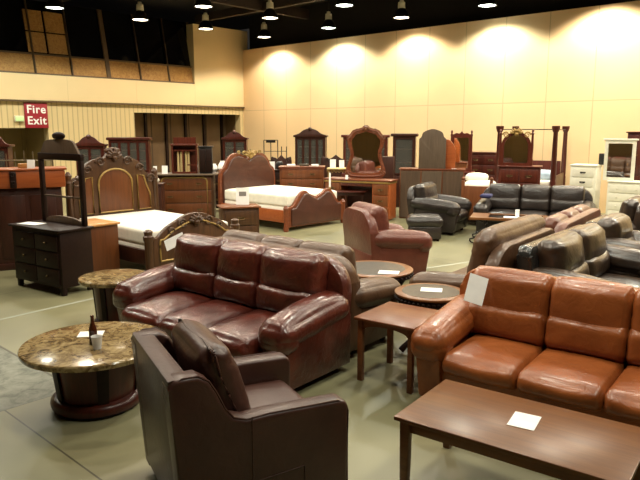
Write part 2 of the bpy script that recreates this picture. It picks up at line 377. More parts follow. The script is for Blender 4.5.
for k, (ax_, ay_, bx_, by_) in enumerate(((2.55, 7.30, 4.3, 7.42), (7.3, 5.54, 9.2, 5.0))):
    q = Vector((bx_ - ax_, by_ - ay_)); o = struct('trim_%d' % (k + 3), B().box(0, 0, 0.0015, q.length, 0.045, 0.002), TAPE); o.location = ((ax_ + bx_) / 2, (ay_ + by_) / 2, 0); o.rotation_euler = (0, 0, math.atan2(q.y, q.x))
# exit signs
s = thing('exit_sign', 'red square sign reading Fire Exit in white on the ribbed wall', 'sign', (8.58, YW - 0.03), 0, 2.5)
part('board', B().box(0, 0, 0, 0.69, 0.03, 0.74, 0.005), SIGNRED, s)
def text(txt, size, mat, parent, name, x, z, y, off=0.02):
    cu = bpy.data.curves.new('t', 'FONT'); cu.body = txt; cu.size = size; cu.align_x = 'CENTER'; cu.align_y = 'CENTER'; cu.extrude = 0.004; cu.offset = off; cu.space_character = 1.12
    o = bpy.data.objects.new('t', cu); C.objects.link(o); dg = bpy.context.evaluated_depsgraph_get()
    me = bpy.data.meshes.new_from_object(o.evaluated_get(dg)); bpy.data.objects.remove(o); me.materials.append(mat)
    q = bpy.data.objects.new(name, me); C.objects.link(q); q.parent = parent; q.location = (x, y, z); q.rotation_euler = (PI / 2, 0, 0); return q
text('Fire', 0.33, PAPER, s, 'lettering', 0, 0.17, -0.02, 0.007); text('Exit', 0.33, PAPER, s, 'lettering', 0, -0.16, -0.02, 0.007)
e = thing('exit_sign_light', 'small pale green exit light box beside the red sign', 'sign', (8.06, YW - 0.06), 0, 2.4)
part('housing', B().box(0, 0.02, 0, 0.26, 0.08, 0.17, 0.01), WHITEP, e); part('lens', B().box(0, -0.025, 0, 0.23, 0.02, 0.14, 0.004), GREEN, e)

# high-bay lamps on a grid; the ones the photo shows get their fittings
LX = [15.9, 13.35, 10.95, 8.35, 5.6, 3.0]; LY = [17.35, 14.3, 11.45, 8.7, 5.85, 3.0, 0.2]
def lamp_root(x, y, label, cool):
    r = thing('pendant_lamp', label, 'lamp', (x, y), 0, 5.3, 'high bay lamps under the black ceiling')
    part('cap', B().lathe([(0.02, 0.5), (0.055, 0.49), (0.06, 0.44), (0.1, 0.42), (0.11, 0.26), (0.085, 0.24)], seg=20), WHITEP, r)
    sh = B(); sh.lathe([(0.09, 0.25), (0.13, 0.22), (0.2, 0.12), (0.245, 0.0), (0.25, -0.02), (0.238, -0.02), (0.232, 0.0), (0.19, 0.11), (0.12, 0.2), (0.02, 0.21)], seg=28)
    part('reflector', sh, IRON, r)
    part('rod', B().cyl((0, 0, 0.49), (0, 0, ZC - 5.3), 0.015, seg=8), IRON, r)
    part('lens', B().lathe([(0.0, -0.005), (0.215, -0.005), (0.215, 0.01), (0.0, 0.01)], seg=24), BULB_C if cool else BULB_W, r)
    return r
LAB = {(0, 0): 'pendant lamp close to the wall corner, first of the wall row', (0, 1): 'second pendant lamp along the beige wall from the corner',
       (0, 2): 'third pendant lamp along the beige wall from the corner', (0, 3): 'fourth pendant lamp along the beige wall from the corner',
       (1, 0): 'pendant lamp in front of the beige end of the far wall', (1, 1): 'pendant lamp hanging one row out from the second wall lamp',
       (1, 2): 'pendant lamp hanging one row out from the third wall lamp',
       (2, 0): 'pendant lamp before the dark window nearest the corner', (2, 1): 'pendant lamp hanging out ahead of the dark windows near the top edge',
       (3, 0): 'pendant lamp before the tan window panels over the exit sign'}
lights = {}
SPOT_W = 225.0
WALLROW = 600.0
def light(x, y, cool, power):
    l = bpy.data.lights.new('high_bay_light', 'SPOT'); l.energy = power; l.color = (0.98, 1.0, 0.84) if cool else (1.0, 0.87, 0.68)
    l.spot_size = R(138); l.spot_blend = 0.35; l.shadow_soft_size = 0.16
    o = bpy.data.objects.new('high_bay_light', l); C.objects.link(o); o.location = (x, y, 5.27); return o
for i, x in enumerate(LX):
    for j, y in enumerate(LY):
        cool = (i + j) % 2 == 1 if i == 0 else ((i * 3 + j) % 4 == 1)
        if (i, j) in LAB: lamp_root(x, y, LAB[(i, j)], cool)
        light(x, y, cool, WALLROW if i == 0 else (SPOT_W * 1.6 if j == 0 else SPOT_W))

# ------------------------------------------------------------------ upholstery
def sofa(name, label, cat, xy, rot, n, L, D, mat, bh=0.97, ah=0.64, aw=0.3, sh=0.45, seed=1, puffy=1.0, lumbar=True, group=None, shoulder=0.24,
         backmat=None, lift=0.0, foot=W_DARK, split_back=False, flare=0.0, amp=0.006, gather=0.012, slope=5, cr=0.055, padh=0.22, lean=-9, st=0.21, fwd=0.0):
    r = thing(name, label, cat, xy, rot, 0, group); sw = (L - 2 * aw) / n
    fr = B().box(0, 0.03, 0.235, L - 0.1, D - 0.14, 0.35, 0.03)
    part('frame', fr, mat, r)
    for sx in (-1, 1):
        for sy in (-1, 1):
            part('foot', B().cyl((sx * (L / 2 - 0.14), sy * (D / 2 - 0.16) + 0.02, 0), (sx * (L / 2 - 0.14), sy * (D / 2 - 0.16) + 0.02, 0.08), 0.03, 0.04, 12), foot, r)
    for s in (-1, 1):
        xc = s * (L / 2 - aw / 2)
        a = B()
        prof = [(-D / 2 + 0.10, 0.06), (-D / 2 + 0.03, ah - 0.16), (-D / 2 + 0.06, ah - 0.06), (D / 2 - 0.12, ah - 0.02), (D / 2 - 0.05, ah - 0.1), (D / 2 - 0.06, 0.06)]
        a.prism(prof, 'x', xc - aw / 2 + 0.045, xc + aw / 2 - 0.02 * 1, 0.025)
        pad = Matrix.Translation((xc, -0.03, ah - 0.06)) @ Matrix.Rotation(R(slope), 4, 'X')
        a.cushion(0, 0, 0, aw + 0.05, D - 0.08, padh, (0.13, 0.11, 0.105), (0.0, 0.02, 0.03 * puffy), 16, seed + s, amp * 0.6, 0, None, pad)
        # rolled front of the pad
        a.cushion(0, -D / 2 + 0.16, -0.05, aw + 0.03, 0.24, 0.2, 0.09, (0.01, 0.02, 0.02), 10, seed + 3 * s, amp * 0.6, 0, None, pad)
        part('arm', a, mat, r)
    # back shell with rounded shoulders
    W2 = L / 2 - 0.03; s2 = shoulder
    out = [(-W2, 0.1), (-W2, bh - 0.04 - s2)] + arc(-W2 + s2, bh - 0.04 - s2, s2, s2, 180, 90, 8) + arc(W2 - s2, bh - 0.04 - s2, s2, s2, 90, 0, 8) + [(W2, 0.1)]
    sh_ = Matrix.Identity(4); sh_[1][2] = 0.12; sh_[1][3] = -0.05
    part('back', B().prism(out, 'y', D / 2 - 0.2, D / 2 - 0.05, 0.04, sh_), backmat or mat, r)
    for k in range(n):
        xc = -L / 2 + aw + sw * (k + 0.5)
        e = (0.5 if n > 1 else 1) * (aw - 0.12)
        wx = sw + 0.012; xo = xc
        if k == 0: wx += e; xo -= e / 2
        if k == n - 1: wx += e; xo += e / 2
        wl_ = wx
        if lumbar:
            part('back_cushion', B().cushion(xo, D / 2 - 0.235, bh - 0.2, wx, 0.25, 0.42, (cr, 0.12, 0.10), (0.0, 0.04 * puffy, 0.012), 18, seed + k, amp, gather, (R(lean), 'X')), mat, r)
            part('lumbar_cushion', B().cushion(xo, D / 2 - 0.30, sh + 0.15, wl_, 0.25, 0.3, (cr, 0.12, 0.09), (0.0, 0.03 * puffy, 0.008), 16, seed + k + 9, amp, gather * 0.7, (R(-7), 'X')), mat, r)
        else:
            part('back_cushion', B().cushion(xo, D / 2 - 0.25, (bh + sh) / 2 + 0.06, wx, 0.24, bh - sh + 0.08, (cr, 0.11, 0.12), (0.0, 0.05 * puffy, 0.015), 18, seed + k, amp, gather, (R(lean), 'X')), mat, r)
        part('seat_cushion', B().cushion(xc, -0.11 - fwd / 2, sh + 0.025 - st / 2, sw + 0.008, D - 0.24 + fwd, st, (cr, 0.09, 0.095), (0.0, 0.025, 0.028 * puffy), 18, seed + k + 20, amp, gather * 0.6, (R(1.5), 'X')), mat, r)
    return r

sofa('sofa', 'burgundy leather three-seat sofa with puffy cushions behind the round stone table', 'sofa', (3.63, 4.53), R(-86), 3, 2.26, 1.0, L_BURG, aw=0.29, seed=2, puffy=1.7, amp=0.007, gather=0.024, ah=0.61, bh=1.03, slope=7, cr=0.06, shoulder=0.3, fwd=0.1)
sofa('sofa', 'glossy cognac orange leather three-seat sofa behind the rectangular coffee table', 'sofa', (4.46, 1.60), R(-85), 3, 2.24, 0.98, L_ORNG, aw=0.27, seed=11, puffy=0.8, amp=0.004, gather=0.012, ah=0.62, slope=9, cr=0.045, bh=0.99, shoulder=0.16, st=0.17)
sofa('sofa', 'taupe leather sofa standing back to back with the burgundy sofa', 'sofa', (4.69, 4.64), R(93), 3, 2.08, 0.88, L_TAUPE, aw=0.27, seed=21, puffy=1.0, bh=1.0, ah=0.60)
sofa('sofa', 'tan taupe leather loveseat directly behind the cognac sofa, facing away', 'sofa', (6.44, 3.38), R(186), 1, 2.0, 0.96, L_TAUPE, aw=0.25, seed=31, puffy=0.5, bh=1.02, ah=0.60, lumbar=False, shoulder=0.34, cr=0.2, amp=0.012)
sofa('sofa', 'dark brown leather loveseat with two puffy back cushions behind the cognac sofa', 'sofa', (6.80, 2.33), R(4), 2, 2.0, 0.96, L_DARK, aw=0.27, seed=41, puffy=1.5, bh=1.02, ah=0.68, backmat=L_VINYL, shoulder=0.1, cr=0.1, amp=0.012)
sofa('sofa', 'rust red leather sofa with three lobed back cushions seen from behind', 'sofa', (8.62, 3.66), R(188), 3, 2.26, 1.0, L_RUST, aw=0.26, seed=51, puffy=1.6, bh=1.0, ah=0.62, cr=0.14)
sofa('recliner', 'dark brown leather recliner beside the dark loveseat, white papers on its arm', 'armchair', (8.58, 2.50), R(5), 1, 1.08, 0.96, L_DARK, aw=0.25, seed=61, puffy=1.5, bh=1.0, ah=0.68, backmat=L_VINYL, shoulder=0.12, cr=0.14, amp=0.012)
sofa('recliner', 'dark brown leather recliner at the picture edge in front of the white dresser', 'armchair', (10.50, 3.36), R(188), 1, 1.06, 0.98, L_DARK, aw=0.27, seed=71, puffy=1.5, bh=1.05, ah=0.64, shoulder=0.15, cr=0.14)
sofa('sofa', 'black leather three-seat sofa facing out behind the iron coffee table', 'sofa', (12.16, 5.44), R(-70), 3, 2.2, 1.0, L_BLACK, aw=0.25, seed=81, puffy=1.1, bh=0.98, ah=0.62)
sofa('armchair', 'black leather armchair beside a matching ottoman', 'armchair', P(442, 13.2), TH(62), 1, 1.08, 1.1, L_BLACK, aw=0.25, seed=91, puffy=1.1, bh=0.98, ah=0.64)
sofa('armchair', 'reddish brown leather armchair seen from behind beyond the drum tables', 'armchair', P(388, 9.15), TH(112), 1, 1.0, 1.02, L_RED, aw=0.24, seed=95, puffy=1.1, bh=1.04, ah=0.64, shoulder=0.3)

o = thing('ottoman', 'black leather ottoman with a cushioned top on the floor', 'ottoman', P(427, 12.2), TH(-6))
part('base', B().box(0, 0, 0.16, 0.62, 0.5, 0.24, 0.03), L_BLACK, o)
part('cushion', B().cushion(0, 0, 0.36, 0.68, 0.56, 0.2, 0.09, (0.01, 0.01, 0.03), 14, 5, 0.006), L_BLACK, o)
for sx in (-1, 1):
    for sy in (-1, 1): part('foot', B().cyl((sx * 0.25, sy * 0.19, 0), (sx * 0.25, sy * 0.19, 0.05), 0.025, 0.03, 10), W_DARK, o)

# tailored espresso armchair in the near centre
r = thing('armchair', 'smooth espresso brown leather armchair with sloping arms and a loose back pillow', 'armchair', (2.285, 2.745), R(70))
HW, HD = 0.45, 0.475
sidep = [(HD, 0.07), (HD + 0.05, 0.86)] + arc(HD - 0.02, 0.86, 0.07, 0.045, 0, 90, 5) + [(HD - 0.10, 0.905), (HD - 0.155, 0.87), (HD - 0.195, 0.80), (HD - 0.235, 0.71), (HD - 0.28, 0.65), (HD - 0.35, 0.625), (0.0, 0.632), (-HD + 0.06, 0.62)] + arc(-HD + 0.05, 0.57, 0.05, 0.05, 90, 180, 5)[1:] + [(-HD, 0.07)]
for s in (-1, 1):
    a = B().prism(sidep, 'x', s * HW, s * (HW - 0.13), 0.022, seg=3)
    ar = part('arm', a, L_CHAIR, r)
    crown = [(HD + 0.05, 0.86), (HD - 0.02, 0.908), (HD - 0.10, 0.908), (HD - 0.155, 0.873), (HD - 0.195, 0.803), (HD - 0.235, 0.713), (HD - 0.28, 0.653), (HD - 0.35, 0.628), (0, 0.635), (-HD + 0.06, 0.623), (-HD + 0.01, 0.585), (-HD, 0.55), (-HD, 0.1)]
    part('piping', B().tube([(s * (HW - 0.012), y, z - 0.004) for y, z in crown], 0.006, 6), L_CHAIR, ar)
part('back', B().prism([(-HW + 0.02, 0.07), (-HW + 0.02, 0.9), (HW - 0.02, 0.9), (HW - 0.02, 0.07)], 'y', HD - 0.12, HD + 0.0, 0.02, Matrix(((1, 0, 0, 0), (0, 1, 0.06, -0.004), (0, 0, 1, 0), (0, 0, 0, 1)))), L_CHAIR, r)
part('front_rail', B().box(0, -HD + 0.09, 0.21, 2 * HW - 0.26, 0.12, 0.28, 0.015), L_CHAIR, r)
part('seat_cushion', B().cushion(0, -0.06, 0.41, 2 * HW - 0.268, 0.7, 0.16, 0.05, (0, 0.01, 0.025), 14, 7, 0.003), L_CHAIR, r)
bp = part('back_pillow', B().cushion(0, 0.18, 0.73, 2 * HW - 0.265, 0.18, 0.52, (0.06, 0.09, 0.07), (0, 0.045, 0.015), 18, 12, 0.006, 0.014, (R(-18), 'X')), L_CHAIR, r)
rp = []
for qx, qz, a0 in ((0.28, 0.222, 0), (-0.28, 0.222, 90), (-0.28, -0.222, 180), (0.28, -0.222, 270)): rp += arc(qx, qz, 0.045, 0.045, a0, a0 + 90, 4)
t = B().tube([(x + 0.004 * math.sin(k * 2.3), 0.0 + 0.008 * math.sin(k * 1.9), z) for k, (x, z) in enumerate([(x0 + (x1 - x0) * j / 4, z0 + (z1 - z0) * j / 4) for (x0, z0), (x1, z1) in zip(rp, rp[1:] + rp[:1]) for j in range(4)])], 0.007, 6, True)
t.bm.transform(Matrix.Translation((0, 0.18, 0.73)) @ Matrix.Rotation(R(-18), 4, 'X')); part('piping', t, L_CHAIR, bp)
for q in ([(-HW - 0.001, 0.10, 0.64), (-HW - 0.001, 0.10, 0.08)], [(-HW - 0.001, 0.10, 0.27), (-HW - 0.001, -0.2, 0.29), (-HW - 0.001, -0.2, 0.08)]): part('seam', B().tube(q, 0.0035, 5), L_CHAIR, r)
for sx in (-1, 1):
    for sy in (-1, 1): part('leg', B().cyl((sx * 0.38, sy * 0.36, 0), (sx * 0.38, sy * 0.36, 0.08), 0.022, 0.032, 10), W_DARK, r)

# ------------------------------------------------------------------ living-room tables
r = thing('coffee_table', 'rectangular walnut coffee table with square legs and a white price sheet', 'table', (3.285, 1.475), R(-83.5))
part('tabletop', B().box(0, 0, 0.437, 1.26, 0.70, 0.026, 0.006), W_COFFEE, r)
ap = B()
for s in (-1, 1): ap.box(0, s * 0.285, 0.385, 1.1, 0.02, 0.078, 0.003); ap.box(s * 0.565, 0, 0.385, 0.02, 0.57, 0.078, 0.003)
part('apron', ap, W_COFFEE, r)
for sx in (-1, 1):
    for sy in (-1, 1):
        part('leg', B().prism([(-0.03, 0.424), (0.03, 0.424), (0.022, 0), (-0.022, 0)], 'y', -0.026, 0.026, 0.004), W_COFFEE, r, loc=(sx * 0.575, sy * 0.295, 0))
def sheet(x, y, z, a, w, h, label, name='price_sheet', cat='paper', group=None):
    o = part(name, B().box(0, 0, 0.0015, w, h, 0.002), PAPER); o.location = (x, y, z); o.rotation_euler = (0, 0, a); return tag(o, label, cat, group)
r = thing('side_table', 'square wooden side table with straight legs at the cognac sofa arm', 'table', (4.30, 3.04), R(-83))
part('tabletop', B().box(0, 0, 0.548, 0.56, 0.60, 0.024, 0.005), W_SIDE, r)
ap = B()
for s in (-1, 1):
    arch = [(-0.23, 0.54), (0.23, 0.54), (0.23, 0.455)] + arc(0, 0.455, 0.2, 0.045, 0, 180, 10) + [(-0.23, 0.455)]
    ap.prism(arch, 'y', s * 0.245 - 0.01, s * 0.245 + 0.01); ap.box(s * 0.235, 0, 0.495, 0.02, 0.48, 0.085)
part('apron', ap, W_SIDE, r)
for sx in (-1, 1):
    for sy in (-1, 1): part('leg', B().box(sx * 0.235, sy * 0.25, 0.268, 0.046, 0.046, 0.536, 0.005), W_SIDE, r)
def drum_base(b, h, a, bb, n=40): return b
def stone_table(label, xy, rad, h, rot):
    r = thing('stone_table', label, 'table', xy, rot)
    part('tabletop', B().lathe([(rad - 0.03, h - 0.05), (rad - 0.008, h - 0.046), (rad, h - 0.03), (rad, h - 0.012), (rad - 0.008, h - 0.002), (rad - 0.02, h)], seg=64), STONE, r)
    rb = rad * 0.61
    dr = part('drum', B().lathe([(rb * 0.86, 0.10), (rb * 0.99, h - 0.05)], seg=48), W_MAHOG, r)
    for k in range(5):
        a = 2 * PI * k / 5 + 0.2; v = B()
        lo, hi = rb * 0.86 + 0.004, rb * 0.99 + 0.004
        pts = []
        t = bmesh.new(); ang = 0.13
        q = [t.verts.new((rr * math.cos(a + da), rr * math.sin(a + da), z)) for rr, z, das in ((lo, 0.10, (-ang, -ang / 2, 0, ang / 2, ang)), (hi, h - 0.052, (-ang, -ang / 2, 0, ang / 2, ang))) for da in das]
        for i in range(4): t.faces.new((q[i], q[i + 1], q[i + 6], q[i + 5]))
        ex = bmesh.ops.extrude_face_region(t, geom=t.faces[:])
        for vv in [g for g in ex['geom'] if isinstance(g, bmesh.types.BMVert)]:
            f = 1 + 0.012 / math.hypot(vv.co.x, vv.co.y); vv.co.x *= f; vv.co.y *= f
        bmesh.ops.recalc_face_normals(t, faces=t.faces[:])
        v.add(t); part('dark_strip', v, W_DARK, dr)
    part('plinth', B().lathe([(rb * 0.98, 0.025), (rb * 1.03, 0.03), (rb * 1.05, 0.055), (rb * 1.03, 0.085), (rb * 0.96, 0.105), (rb * 0.8, 0.108)], seg=48), W_MAHOG, r)
    part('base', B().lathe([(rb * 0.93, 0.0), (rb * 0.93, 0.03)], seg=40), BLACKP, r)
    return r
stone_table('large round tan marble table on a mahogany drum base, bottle on top', (2.275, 4.445), 0.535, 0.50, 0.4)
stone_table('small round tan marble end table at the end of the burgundy sofa', (3.40, 6.12), 0.365, 0.56, 0.9)
def carved_table(label, xy, rad, h, rot):
    r = thing('drum_table', label, 'table', xy, rot)
    part('tabletop', B().lathe([(rad - 0.02, h - 0.035), (rad, h - 0.02), (rad, h - 0.006), (rad - 0.012, h)], seg=56), W_RIM, r)
    part('inset', B().lathe([(rad * 0.8, h - 0.01), (rad * 0.8, h + 0.002)], seg=48), SLATE, r)
    e = B().lathe([(rad - 0.045, h - 0.085), (rad - 0.015, h - 0.08), (rad - 0.015, h - 0.034)], seg=48)
    for k in range(44):
        a = 2 * PI * k / 44; e.ball((rad - 0.012) * math.cos(a), (rad - 0.012) * math.sin(a), h - 0.058, 0.02, n=1)
    part('carved_rim', e, W_DARK, r)
    for k in range(4):
        a = PI / 4 + k * PI / 2; ca, sa = math.cos(a), math.sin(a)
        pr = [(0.80, h - 0.08), (0.86, h * 0.72), (0.62, h * 0.38), (0.56, h * 0.2), (0.74, 0.06), (0.82, 0.03)]
        part('leg', B().tube([(ca * rad * q, sa * rad * q, z) for q, z in pr], [0.035, 0.04, 0.03, 0.026, 0.03, 0.03], 10), W_DARK, r)
    part('shelf', B().lathe([(rad * 0.6, h * 0.27), (rad * 0.6, h * 0.27 + 0.025)], seg=32), W_DARK, r)
    return r
carved_table('larger round table with slate inset and carved dark rim behind the taupe sofa arm', (5.80, 4.50), 0.46, 0.50, 0.3)
carved_table('smaller round table with slate inset and beaded rim behind the square side table', (5.0, 3.20), 0.335, 0.60, 0.1)
sheet(5.72, 4.22, 0.503, R(-60), 0.23, 0.17, 'white sheet on the larger slate-topped round table')
sheet(5.03, 3.21, 0.603, R(-60), 0.2, 0.15, 'white sheet on the smaller slate-topped round table')

# far iron coffee table
r = thing('iron_table', 'coffee table with stone and glass top on scrolled black iron legs', 'table', (11.05, 5.42), R(-66))
part('tabletop', B().ring([(-0.68, -0.36), (0.68, -0.36), (0.68, 0.36), (-0.68, 0.36)], [(-0.36, -0.26), (0.6, -0.26), (0.6, 0.26), (-0.36, 0.26)], 'z', 0.46, 0.5), W_COFFEE, r)
part('glass_inset', B().box(0.12, 0, 0.485, 0.97, 0.53, 0.012), GLASS_D, r)
for sx in (-1, 1):
    for sy in (-1, 1):
        x, y = sx * 0.52, sy * 0.27
        pts = [(x + sx * 0.02, y, 0.455), (x - sx * 0.1, y, 0.4), (x - sx * 0.12, y, 0.3), (x - sx * 0.02, y, 0.18), (x + sx * 0.09, y, 0.10)] + [(x + sx * (0.09 + 0.075 * math.sin(R(t)) - 0.0), y, 0.10 - 0.0 + 0.075 * (math.cos(R(t)) - 1) * 0.5 - 0.0) for t in (60, 120)] + [(x + sx * 0.09 + sx * 0.06 * math.cos(R(t)), y, 0.075 + 0.06 * math.sin(R(t))) for t in range(0, -300, -40)]
        part('leg', B().tube(pts, 0.014, 8), IRON, r)
part('stretcher', B().tube([(-0.5, 0, 0.14), (0.5, 0, 0.14)], 0.012).tube([(-0.5, -0.27, 0.14), (-0.5, 0.27, 0.14)], 0.012).tube([(0.5, -0.27, 0.14), (0.5, 0.27, 0.14)], 0.012), IRON, r)
g = B().lathe([(0.034, 0), (0.04, 0.13), (0.036, 0.13), (0.03, 0.01)], seg=16); o = part('white_cup', g, PAPER); o.location = (11.1, 5.28, 0.502); tag(o, 'white cup standing on the iron-legged coffee table', 'cup')
sheet(10.98, 5.32, 0.5, R(-66), 0.3, 0.2, 'white sheet beside the cup on the iron coffee table')

# small things on the tables and sofas
sheet(3.32, 1.47, 0.451, R(-78), 0.15, 0.2, 'white price sheet on the rectangular walnut coffee table')
sheet(2.345, 4.63, 0.501, R(-38), 0.19, 0.14, 'white sheet lying beside the brown bottle on the marble table')
b1 = thing('beer_bottle', 'brown glass bottle standing on the large marble table', 'bottle', (2.24, 4.39), 0, 0.501)
part('body', B().lathe([(0.026, 0), (0.03, 0.005), (0.03, 0.11), (0.026, 0.135), (0.0135, 0.17), (0.0125, 0.21), (0.0145, 0.212), (0.0145, 0.222), (0.011, 0.223)], seg=24), BOTTLE, b1)
c1 = part('plastic_cup', B().lathe([(0.029, 0.0), (0.04, 0.092), (0.042, 0.095), (0.0385, 0.094), (0.027, 0.006)], seg=24), CUP); c1.location = (2.21, 4.28, 0.501); tag(c1, 'small frosted white plastic cup beside the brown bottle', 'cup')
def stand_card(xy, z, a, w, h, lean, label, group=None, name='price_card', mat=PAPER, printed=False):
    r = thing(name, label, 'card', xy, a, z, group)
    M = Matrix.Rotation(R(-lean), 4, 'X')
    t = B(); t.box(0, 0, h / 2, w, 0.004, h); t.bm.transform(M); part('sheet', t, mat, r)
    t = B(); t.box(0, 0, h * 0.36, w * 0.5, 0.004, h * 0.72); t.bm.transform(Matrix.Translation((0, h * 0.38, 0)) @ Matrix.Rotation(R(lean + 12), 4, 'X')); part('easel', t, mat, r)
    if printed:
        t = B(); t.box(0, -0.0035, h * 0.64, w * 0.55, 0.002, h * 0.26)
        t.bm.transform(M); part('print', t, INK, r)
    return r
# price card hung over the cognac sofa and card on the burgundy sofa back
o = part('price_card', B().box(0, 0, 0, 0.15, 0.004, 0.23), PAPER); o.location = (4.40, 2.40, 0.865); o.rotation_euler = (R(-28), R(18), TH(-4)); tag(o, 'white price card propped upright between the cognac sofa arm and back', 'card')
o = part('price_card', B().box(0, 0, 0, 0.22, 0.004, 0.13), PAPER); o.location = (3.86, 5.655, 0.925); o.rotation_euler = (R(-35), R(-26), TH(0)); tag(o, 'white paper lying on the top of the burgundy sofa back', 'card')

# ------------------------------------------------------------------ bedroom furniture kit
def pulls(kind, parent, x, z, y, mat):
    b = B()
    if kind == 'knob': b.ball(x, y - 0.015, z, 0.016, n=2)
    else:
        b.tube([(x - 0.055, y - 0.004, z), (x - 0.045, y - 0.025, z - 0.015), (x, y - 0.03, z - 0.025), (x + 0.045, y - 0.025, z - 0.015), (x + 0.055, y - 0.004, z)], 0.006, 6); b.box(x, y, z + 0.005, 0.13, 0.006, 0.03, 0.002)
    part('handle' if kind != 'knob' else 'knob', b, mat, parent)
def case(name, label, cat, xy, rot, w, d, h, rows, cols, mat, top=None, pull='bail', pm=BRASS, leg=0.08, over=0.03, drawer=None, z=0.0, group=None, trim=None, cornice=False):
    r = thing(name, label, cat, xy, rot, z, group)
    part('carcass', B().box(0, 0.0, leg + (h - leg - 0.03) / 2, w, d, h - leg - 0.03, 0.006), mat, r)
    t = B().box(0, -0.005, h - 0.015, w + 2 * over, d + 2 * over, 0.03, 0.008)
    if cornice: t.box(0, -0.005, h - 0.05, w + over, d + over, 0.05, 0.012)
    part('top', t, top or mat, r)
    for sx in (-1, 1):
        for sy in (-1, 1): part('foot', B().prism([(-0.035, leg), (0.035, leg), (0.025, 0), (-0.025, 0)], 'y', -0.03, 0.03, 0.004), mat, r, loc=(sx * (w / 2 - 0.045), sy * (d / 2 - 0.04), 0))
    H = h - leg - 0.1; rh = H / rows; cw = (w - 0.08) / cols
    for i in range(rows):
        for j in range(cols):
            x = -w / 2 + 0.04 + cw * (j + 0.5); zc = leg + 0.03 + rh * (i + 0.5)
            dr = part('drawer', B().box(x, -d / 2 - 0.008, zc, cw - 0.02, 0.024, rh - 0.02, 0.005), drawer or mat, r)
            if pull:
                ks = (x,) if (cw < 0.6) else (x - cw * 0.27, x + cw * 0.27)
                for kx in ks: pulls(pull, dr, kx, zc, -d / 2 - 0.02, pm)
    if trim:
        b = B(); rc = 0.1; x1, z0, z1 = w / 2 - 0.14, leg + 0.04, h - 0.08
        out = [(-x1, z0), (x1, z0)] + arc(x1 - rc, z1 - rc, rc, rc, 0, 90, 6) + arc(-x1 + rc, z1 - rc, rc, rc, 90, 180, 6)
        b.tube([(x, -d / 2 - 0.022, zz) for x, zz in out], 0.018, 6, True); part('gold_trim', b, trim, r)
    return r
def smooth(pts, k=6):
    """Catmull-Rom through an open outline"""
    o = []
    n = len(pts)
    for i in range(n - 1):
        p0, p1, p2, p3 = (Vector(pts[max(i - 1, 0)]), Vector(pts[i]), Vector(pts[i + 1]), Vector(pts[min(i + 2, n - 1)]))
        for j in range(k):
            t = j / k
            o.append(tuple(0.5 * (2 * p1 + (p2 - p0) * t + (2 * p0 - 5 * p1 + 4 * p2 - p3) * t * t + (3 * p1 - p0 - 3 * p2 + p3) * t ** 3)))
    o.append(tuple(pts[-1])); return o
def sym(half, k=5):
    """half outline from left bottom up to the centre -> whole outline"""
    s = smooth(half, k); return s + [(-x, z) for x, z in s[-2::-1]]
def inset(pts, cx, cz, f, g): return [(cx + (x - cx) * f, cz + (z - cz) * g) for x, z in pts]
def scroll(b, x, y, z, r, mir=1, turns=1.4, th=0.02):
    pts = []
    for k in range(17):
        t = k / 16; a = t * turns * 2 * PI; rr = r * (1 - 0.75 * t); pts.append((x + mir * rr * math.cos(a), y, z + rr * math.sin(a)))
    b.tube(pts, [th * (1 - 0.5 * k / 16) for k in range(17)], 6)
def shell(b, x, y, z, r):
    for k in range(7):
        a = R(20 + k * 140 / 6); b.tube([(x, y, z), (x + 0.6 * r * math.cos(a), y - 0.03, z + 0.6 * r * math.sin(a)), (x + r * math.cos(a), y - 0.01, z + r * math.sin(a))], [0.012, 0.028, 0.018], 6)
    b.ball(x, y - 0.02, z, 0.05, n=2)

# espresso dresser with open mirror frame
case('dresser', 'espresso dark wood dresser with six drawers under an open mirror frame', 'dresser', (3.74, 8.30), R(-82), 1.08, 0.46, 0.85, 3, 2, W_DARK, pull='knob', leg=0.1)
r = thing('mirror_frame', 'dark wood mirror frame without glass, knob on its crest, on the dresser', 'mirror frame', (3.93, 8.30), R(-82), 0.85)
for s in (-1, 1): part('post', B().box(s * 0.44, 0, 0.46, 0.075, 0.05, 0.92, 0.008), W_DARK, r)
part('top_rail', B().box(0, 0, 0.89, 0.96, 0.055, 0.09, 0.01), W_DARK, r)
cr = sym([(-0.42, 0.935), (-0.38, 1.0), (-0.28, 1.10), (0, 1.12)])
part('crest', B().prism([(-0.42, 0.93)] + cr + [(0.42, 0.93)], 'y', -0.018, 0.018, 0.006), W_BACKD, r)
part('finial', B().ball(0, 0, 1.16, 0.085, 1.6, 0.5, 0.62, 3), W_DARK, r)
lo = [(-0.41, 0.0)] + [(x, z) for x, z in arc(0, 0.03, 0.4, 0.07, 180, 0, 12)] + [(0.41, 0.0)]
part('bottom_rail', B().prism(lo, 'y', -0.02, 0.02, 0.006), W_BACKD, r)
part('cross_rail', B().box(0, 0, 0.36, 0.82, 0.02, 0.025, 0.004), W_BACKD, r)
sheet(3.62, 8.60, 0.851, R(-70), 0.34, 0.2, 'white paper on the espresso dresser top')

